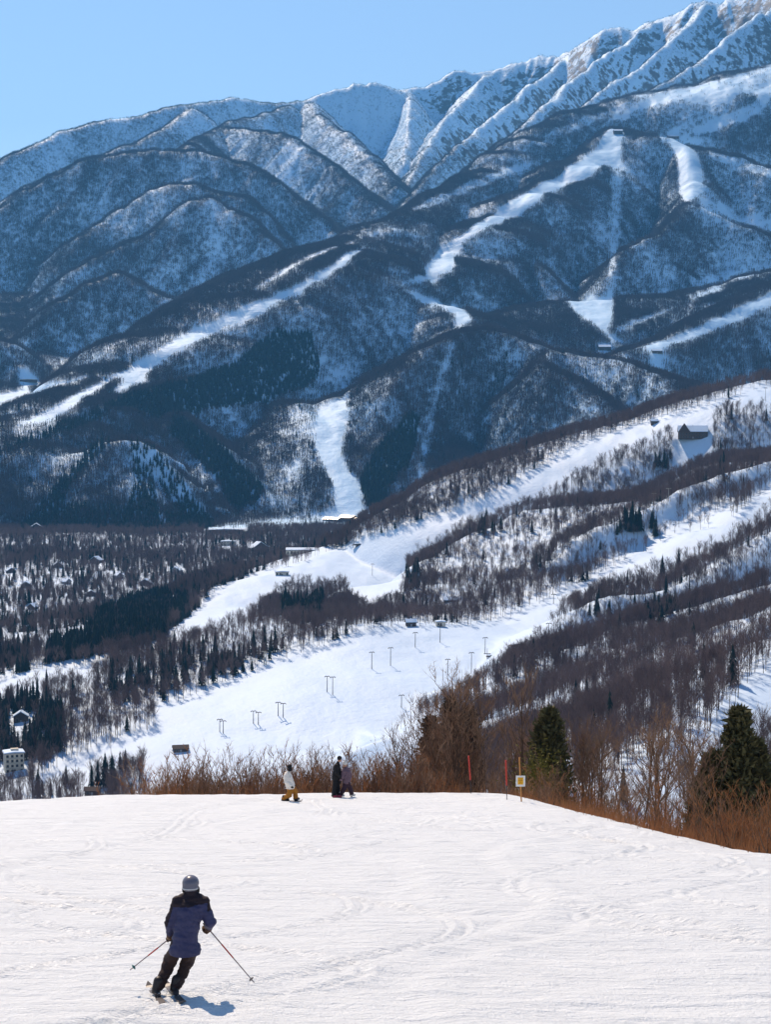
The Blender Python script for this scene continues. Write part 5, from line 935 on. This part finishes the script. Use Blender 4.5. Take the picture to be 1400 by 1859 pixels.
def near_tree(H, limbs, twigs, tw, tr=.075, forks=2):
    """leafless small tree: forked trunks, limbs, twigs"""
    st, tg = Twigs(), Twigs()
    for k in range(forks):
        lean = rand_dir(random.uniform(.05, .32)); a = Vector((random.gauss(0,.1), random.gauss(0,.1), -.5)); Hk = H*random.uniform(.75, 1)
        pts = [a]
        for s in range(4): pts.append(pts[-1] + (lean*1.0 + Vector((random.gauss(0,.12), random.gauss(0,.12), .45))).normalized()*Hk/4)
        for s in range(4): st.limb(pts[s], pts[s+1], tr*(1-.22*s), tr*(1-.22*(s+1)), 5)
        for i in range(limbs):
            f = random.uniform(1.2, 3.98); p = pts[int(f)].lerp(pts[int(f)+1], f-int(f)); L = Hk*random.uniform(.16, .36)*(1.25-.18*f)
            d = rand_dir(random.uniform(.3, 1.05)); q = p + d*L + Vector((0,0,.12*L)); q2 = q + (d + Vector((random.gauss(0,.4), random.gauss(0,.4), .5))).normalized()*L*.6
            st.limb(p, q, tr*.26, tr*.15, 3); st.limb(q, q2, tr*.15, tr*.05, 3)
            for j in range(twigs):
                g = random.uniform(.2, 2); b_ = p.lerp(q, g) if g < 1 else q.lerp(q2, g-1)
                e = b_ + (d*.5 + rand_dir(random.uniform(.1, 1.2))).normalized()*Hk*random.uniform(.05, .13); tg.blade(b_, e, tw)
                for _ in range(2):
                    h_ = b_.lerp(e, random.uniform(.3, 1)); tg.blade(h_, h_ + rand_dir(random.uniform(.1, 1.1))*Hk*random.uniform(.03, .07), tw*.7)
    return st, tg
def cedar(H, Rb, boughs, leaf, power=.75, flat_top=.0):
    """evergreen with drooping sprays made of small leaf-sized faces"""
    tr, cr = Twigs(), Twigs()
    tr.limb((0,0,-.8), (0,0,H*.93), .035*H*.5, .01, 6)
    for i in range(boughs):
        f = random.random()**.8; z = H*(.06+.93*f); R = Rb*((1-f)**power)*random.uniform(.72, 1.1)+.05
        az = random.uniform(0, 6.28); d = Vector((math.cos(az), math.sin(az), 0)); q = Vector((0,0,z)) + d*R + Vector((0,0,random.uniform(-.02,.16)*R))
        tr.limb(Vector((0,0,z-.1*R)), q, .018, .006, 3)
        for j in range(15):
            g = random.uniform(.3, 1.06); c = Vector((0,0,z-.1*R)).lerp(q, g) + Vector((random.gauss(0,.10), random.gauss(0,.10), random.gauss(0,.08)))
            u = (d*.6 + rand_dir(random.uniform(.2, 1.6))).normalized(); w = u.cross(rand_dir(random.uniform(0, 3))).normalized()
            l = leaf*random.uniform(.6, 1.4); k = len(cr.v)
            cr.v += [c - w*l*.28, c + w*l*.28, c + u*l]; cr.t.append((k, k+1, k+2))
    return tr, cr
kinds = {'brush': [], 'rust': [], 'tree': [], 'greytree': []}
for _ in range(7):
    a, b = shrub(3.0, 8, 9, .018, 1.2, 4); kinds['brush'].append((a.mesh('stems', M_stem), b.mesh('twigs', M_brush)))
    a, b = shrub(2.0, 9, 9, .016, 1.35, 4); kinds['rust'].append((a.mesh('stems', M_stem), b.mesh('twigs', M_rust)))
for _ in range(6):
    a, b = near_tree(7.0, 17, 9, .030, .085, random.choice((1, 2, 3))); kinds['tree'].append((a.mesh('trunk', M_stem), b.mesh('crown', M_brush)))
    a, b = near_tree(7.0, 15, 8, .026, .07, random.choice((1, 2))); kinds['greytree'].append((a.mesh('trunk', M_stem), b.mesh('crown', M_grey_twig)))
cnt = 0
def plant(kind, x, y, H, name, cat, label, group):
    global cnt; cnt += 1
    base = {'brush': 3.0, 'rust': 2.0}.get(kind, 7.0)
    me = kinds[kind][cnt*5 % len(kinds[kind])]
    t = thing(name, label, cat, (x, y, ground(x, y)), random.uniform(0, 6.28), group); s = H/base; t.scale = (s*random.uniform(.85, 1.15), s*random.uniform(.85, 1.15), s)
    part(me[0].name.split('.')[0], me[0], t); part(me[1].name.split('.')[0], me[1], t)
EDGE_YS = np.linspace(30, 125, 300)
def edge_pt(u, off):
    """point on the sight direction u whose distance beyond the brink is off"""
    ys = EDGE_YS; e = slope_edge(u*ys, ys); i = int(np.argmin(np.abs(e-off))); return u*ys[i], float(ys[i])
uu = lambda px: (px-700)/3000
rs = random.Random(11)
# a hedge of brown shrubs along the far brink
for i in range(235):
    px = rs.uniform(262, 790); off = rs.uniform(.9, 9) ; x, y = edge_pt(uu(px), off)
    H = rs.uniform(1.5, 2.9) + off*.25 - (.3 if px < 330 else 0)
    reg = 'at its left end' if px < 350 else 'left of the boarder in ivory' if px < 505 else 'behind the boarder in ivory' if px < 570 else 'behind the boarders in black and mauve' if px < 650 else 'right of the boarder in mauve' if px < 720 else 'left of the first red pole'
    plant('brush' if rs.random() < .75 else 'rust', x, y, H+.25, 'brown_shrub', 'shrub', 'leafless brown shrub along the brink '+reg, 'brown shrubs '+reg)
for i in range(22):
    px = rs.uniform(395, 760); x, y = edge_pt(uu(px), rs.uniform(9, 20)); 
    plant('greytree', x, y, rs.uniform(3.4, 5.0) + (.5 if px > 660 else 0), 'thin_tree', 'tree', 'thin leafless tree rising from the brown shrubs at the middle brink', 'thin leafless trees behind the snowboarders')
for i in range(26):
    px = rs.uniform(740, 965); x, y = edge_pt(uu(px), rs.uniform(4, 22))
    plant('tree', x, y, rs.uniform(5.0, 7.8), 'bare_tree', 'tree', 'leafless brown tree behind the red poles and the sign', 'leafless trees behind the red poles')
for i in range(36):
    px = rs.uniform(770, 1010); x, y = edge_pt(uu(px), rs.uniform(.8, 7))
    plant('brush' if rs.random() < .6 else 'rust', x, y, rs.uniform(1.4, 3.0), 'brown_shrub', 'shrub', 'low leafless shrub at the foot of the trees behind the sign', 'low shrubs behind the sign')
for i in range(34):
    px = rs.uniform(1030, 1290); x, y = edge_pt(uu(px), rs.uniform(4, 24))
    plant('tree' if rs.random() < .5 else 'greytree', x, y, rs.uniform(4.2, 6.6), 'bare_tree', 'tree', 'leafless tree between the two dark evergreens at the right', 'leafless trees between the evergreens')
for i in range(132):
    px = rs.uniform(960, 1440); off = rs.uniform(.4, 8); x, y = edge_pt(uu(px), off)
    H = (rs.choice((.5, .8, 1.1, 1.4, 1.9)) + rs.uniform(0, .3) + off*.16)*(1 + (.35 if px > 1290 else 0))
    reg = 'below the right evergreen' if px > 1300 else 'left of the right evergreen' if px > 1200 else 'midway between the evergreens' if px > 1080 else 'right of the yellow sign'
    plant('rust' if rs.random() < .72 else 'brush', x, y, H, 'rust_shrub', 'shrub', 'rust brown leafless shrub on the right brink '+reg, 'rust brown shrubs '+reg)
# low undergrowth too tangled to count
ug = Twigs(); ux, uy = [], []
for i in range(900):
    px = rs.uniform(930, 1450) if i < 640 else rs.uniform(250, 930); x, y = edge_pt(uu(px), abs(rs.gauss(0, 3.2))+.15)
    for _ in range(5): ux.append(x+rs.gauss(0,.3)); uy.append(y+rs.gauss(0,.3))
for x, y, z in zip(ux, uy, slope_surface(np.array(ux), np.array(uy))):
    for _ in range(3): ug.blade((x, y, z-.05), Vector((x, y, z)) + rand_dir(abs(rs.gauss(0,.45)))*rs.uniform(.2, .7), .013)
o = bpy.data.objects.new('undergrowth', ug.mesh('undergrowth', M_rust)); C.objects.link(o); o['kind'] = 'stuff'; o['label'] = 'tangled rust brown undergrowth along the brink'; o['category'] = 'undergrowth'
# evergreens
def evergreen(name, px, off, H, Rb, boughs, leaf, mat, label, power=.75, spires=((0, 0, 1.0),)):
    x, y = edge_pt(uu(px), off)
    t = thing(name, label, 'tree', (x, y, ground(x, y)))
    tr, cr = Twigs(), Twigs()
    for dx, dy, sc in spires:
        a, b = cedar(H*sc, Rb, boughs, leaf, power)
        for s_, d_ in ((a, tr), (b, cr)):
            k = len(d_.v); d_.v += [v + Vector((dx, dy, 0)) for v in s_.v]; d_.t += [(p+k, q+k, r+k) for p, q, r in s_.t]
    part('trunk', tr.mesh('trunk', M_stem), t); part('crown', cr.mesh('crown', mat), t)
evergreen('evergreen_tree', 1000, 5, 5.3, 1.15, 420, .26, M_cedar, 'dense dark green rounded evergreen right of the yellow sign', .5)
evergreen('evergreen_tree', 1348, 9, 6.9, 1.4, 560, .26, M_cedar, 'large dark evergreen tree at the right edge of the photo', .7, ((0, 0, 1.0), (-.9, .5, .72), (.8, .4, .8)))
evergreen('brown_cedar', 820, 18, 11.2, 1.25, 420, .32, M_cedar_brown, 'brownish evergreen clump with several pointed tops behind the red poles', .6, ((0, 0, 1.0), (-1.1, .5, .9), (1.0, -.3, .95), (-.4, -.5, .86)))
a, b = shrub(2.4, 18, 3, .02, .9, 1)
lf = Twigs()
for i in range(1500):
    c = Vector((random.gauss(0, .5), random.gauss(0, .5), abs(random.gauss(1.3, .6)))); lf.blade(c, c + rand_dir(random.uniform(.5, 2.4))*random.uniform(.14, .3), .05)
x, y = edge_pt(uu(980), 2.6); t = thing('leafy_bush', 'yellow green leafy bush below the rounded evergreen by the sign', 'bush', (x, y, ground(x, y)))
part('stems', a.mesh('stems', M_stem), t); part('leaves', lf.mesh('leaves', M_bamboo_leaf), t)
# ---------------------------------------------------------------- sign and marker poles on the slope
M_orange = flat_mat('orange_wood', (.55, .24, .07), .7, var=.2)
M_white = flat_mat('white_board', (.78, .77, .74), .6, var=.05)
M_yellow = flat_mat('yellow_print', (.80, .42, .02), .6, var=.08)
M_print = flat_mat('brown_print', (.42, .20, .03), .7, var=.1)
M_bamboo = flat_mat('bamboo', (.42, .27, .16), .7, var=.2)
b0 = on_slope(947.5, 1455); S = b0.y/3000
t = thing('yellow_sign', 'white board with a yellow panel on an orange pole at the brink', 'sign', b0)
part('pole', Box().tube([(0,0,-.3), (-5*S,0,1.77)], .028, 8).mesh('pole', M_orange), t)
bd = part('board', Box().box(-.185, .185, -.062, -.04, .62, 1.05).mesh('board', M_white, .004), t); bd.location.x = -.055
pn = part('panel', Box().box(-.115, .105, -.068, -.06, .70, .98).mesh('panel', M_yellow), bd)
for zz, x0, x1 in ((.92, -.07, .06), (.86, -.085, .075), (.80, -.03, .03), (.755, -.06, -.01), (.755, .02, .06)):
    part('print_mark', Box().box(x0, x1, -.072, -.067, zz-.012, zz+.012).mesh('print_mark', M_print), bd)
for fx, fy, tx, ty, lb in ((856, 1440, 850.6, 1372, 'red padded marker pole leaning left, farther from the yellow sign'), (921, 1451, 918, 1380, 'upright red padded marker pole just left of the yellow sign')):
    b1 = on_slope(fx, fy); S = b1.y/3000; hh = (fy-ty)*S/.975
    t = thing('red_marker_pole', lb, 'pole', b1)
    part('shaft', Box().tube([(0,0,-.3), ((tx-fx)*S*.4,0,hh*.4)], .014, 6).mesh('shaft', M_darksteel), t)
    part('padding', Box().tube([((tx-fx)*S*.36,0,hh*.36), ((tx-fx)*S,0,hh)], [.032, .036], 8).mesh('padding', M_red), t)
b1 = on_slope(938, 1437); S = b1.y/3000
o = bpy.data.objects.new('bamboo_pole', Box().tube([(0,0,-.3), (-5*S,0,1.45)], .014, 6).mesh('bamboo_pole', M_bamboo)); C.objects.link(o); o.location = b1; tag(o, 'thin pale bamboo pole leaning beside the yellow sign', 'pole')
for fx, fy, tx, ty, lb in ((229, 1437, 250, 1405, 'red pole slanting right at the left end of the brown shrubs'), (386, 1433, 398, 1407, 'short red pole slanting right before the brown shrubs')):
    b1 = on_slope(fx, fy); S = b1.y/3000; hh = (fy-ty)*S/.975
    t = thing('slanting_red_pole', lb, 'pole', b1)
    part('shaft', Box().tube([(0,0,-.3), ((tx-fx)*S,.1,hh)], .022, 6).mesh('shaft', M_red), t)
    part('sleeve', Box().tube([((tx-fx)*S*.25,.025,hh*.25), ((tx-fx)*S*.95,.095,hh*.95)], .045, 8).mesh('sleeve', M_red), t)
# ---------------------------------------------------------------- the air: even haze that blues the far range
hz = bpy.data.meshes.new('haze'); bmh = bmesh.new(); bmesh.ops.create_cube(bmh, size=1.0)
for v in bmh.verts: v.co = Vector(((v.co.x)*15000, 6300+v.co.y*13400, 1200+v.co.z*2500))
bmh.to_mesh(hz); bmh.free()
M_haze = bpy.data.materials.new('haze_air'); M_haze.use_nodes = True
nt = M_haze.node_tree; nt.nodes.remove(nt.nodes['Principled BSDF'])
pv = nt.nodes.new('ShaderNodeVolumePrincipled'); pv.inputs['Color'].default_value = (.12, .47, 1.0, 1); pv.inputs['Density'].default_value = 5.4e-5; pv.inputs['Anisotropy'].default_value = .2
nt.links.new(pv.outputs[0], nt.nodes['Material Output'].inputs['Volume'])
hz.materials.append(M_haze)
o = bpy.data.objects.new('haze', hz); C.objects.link(o); o['kind'] = 'stuff'; o['label'] = 'thin blue haze in the air before the far mountains'; o['category'] = 'haze'
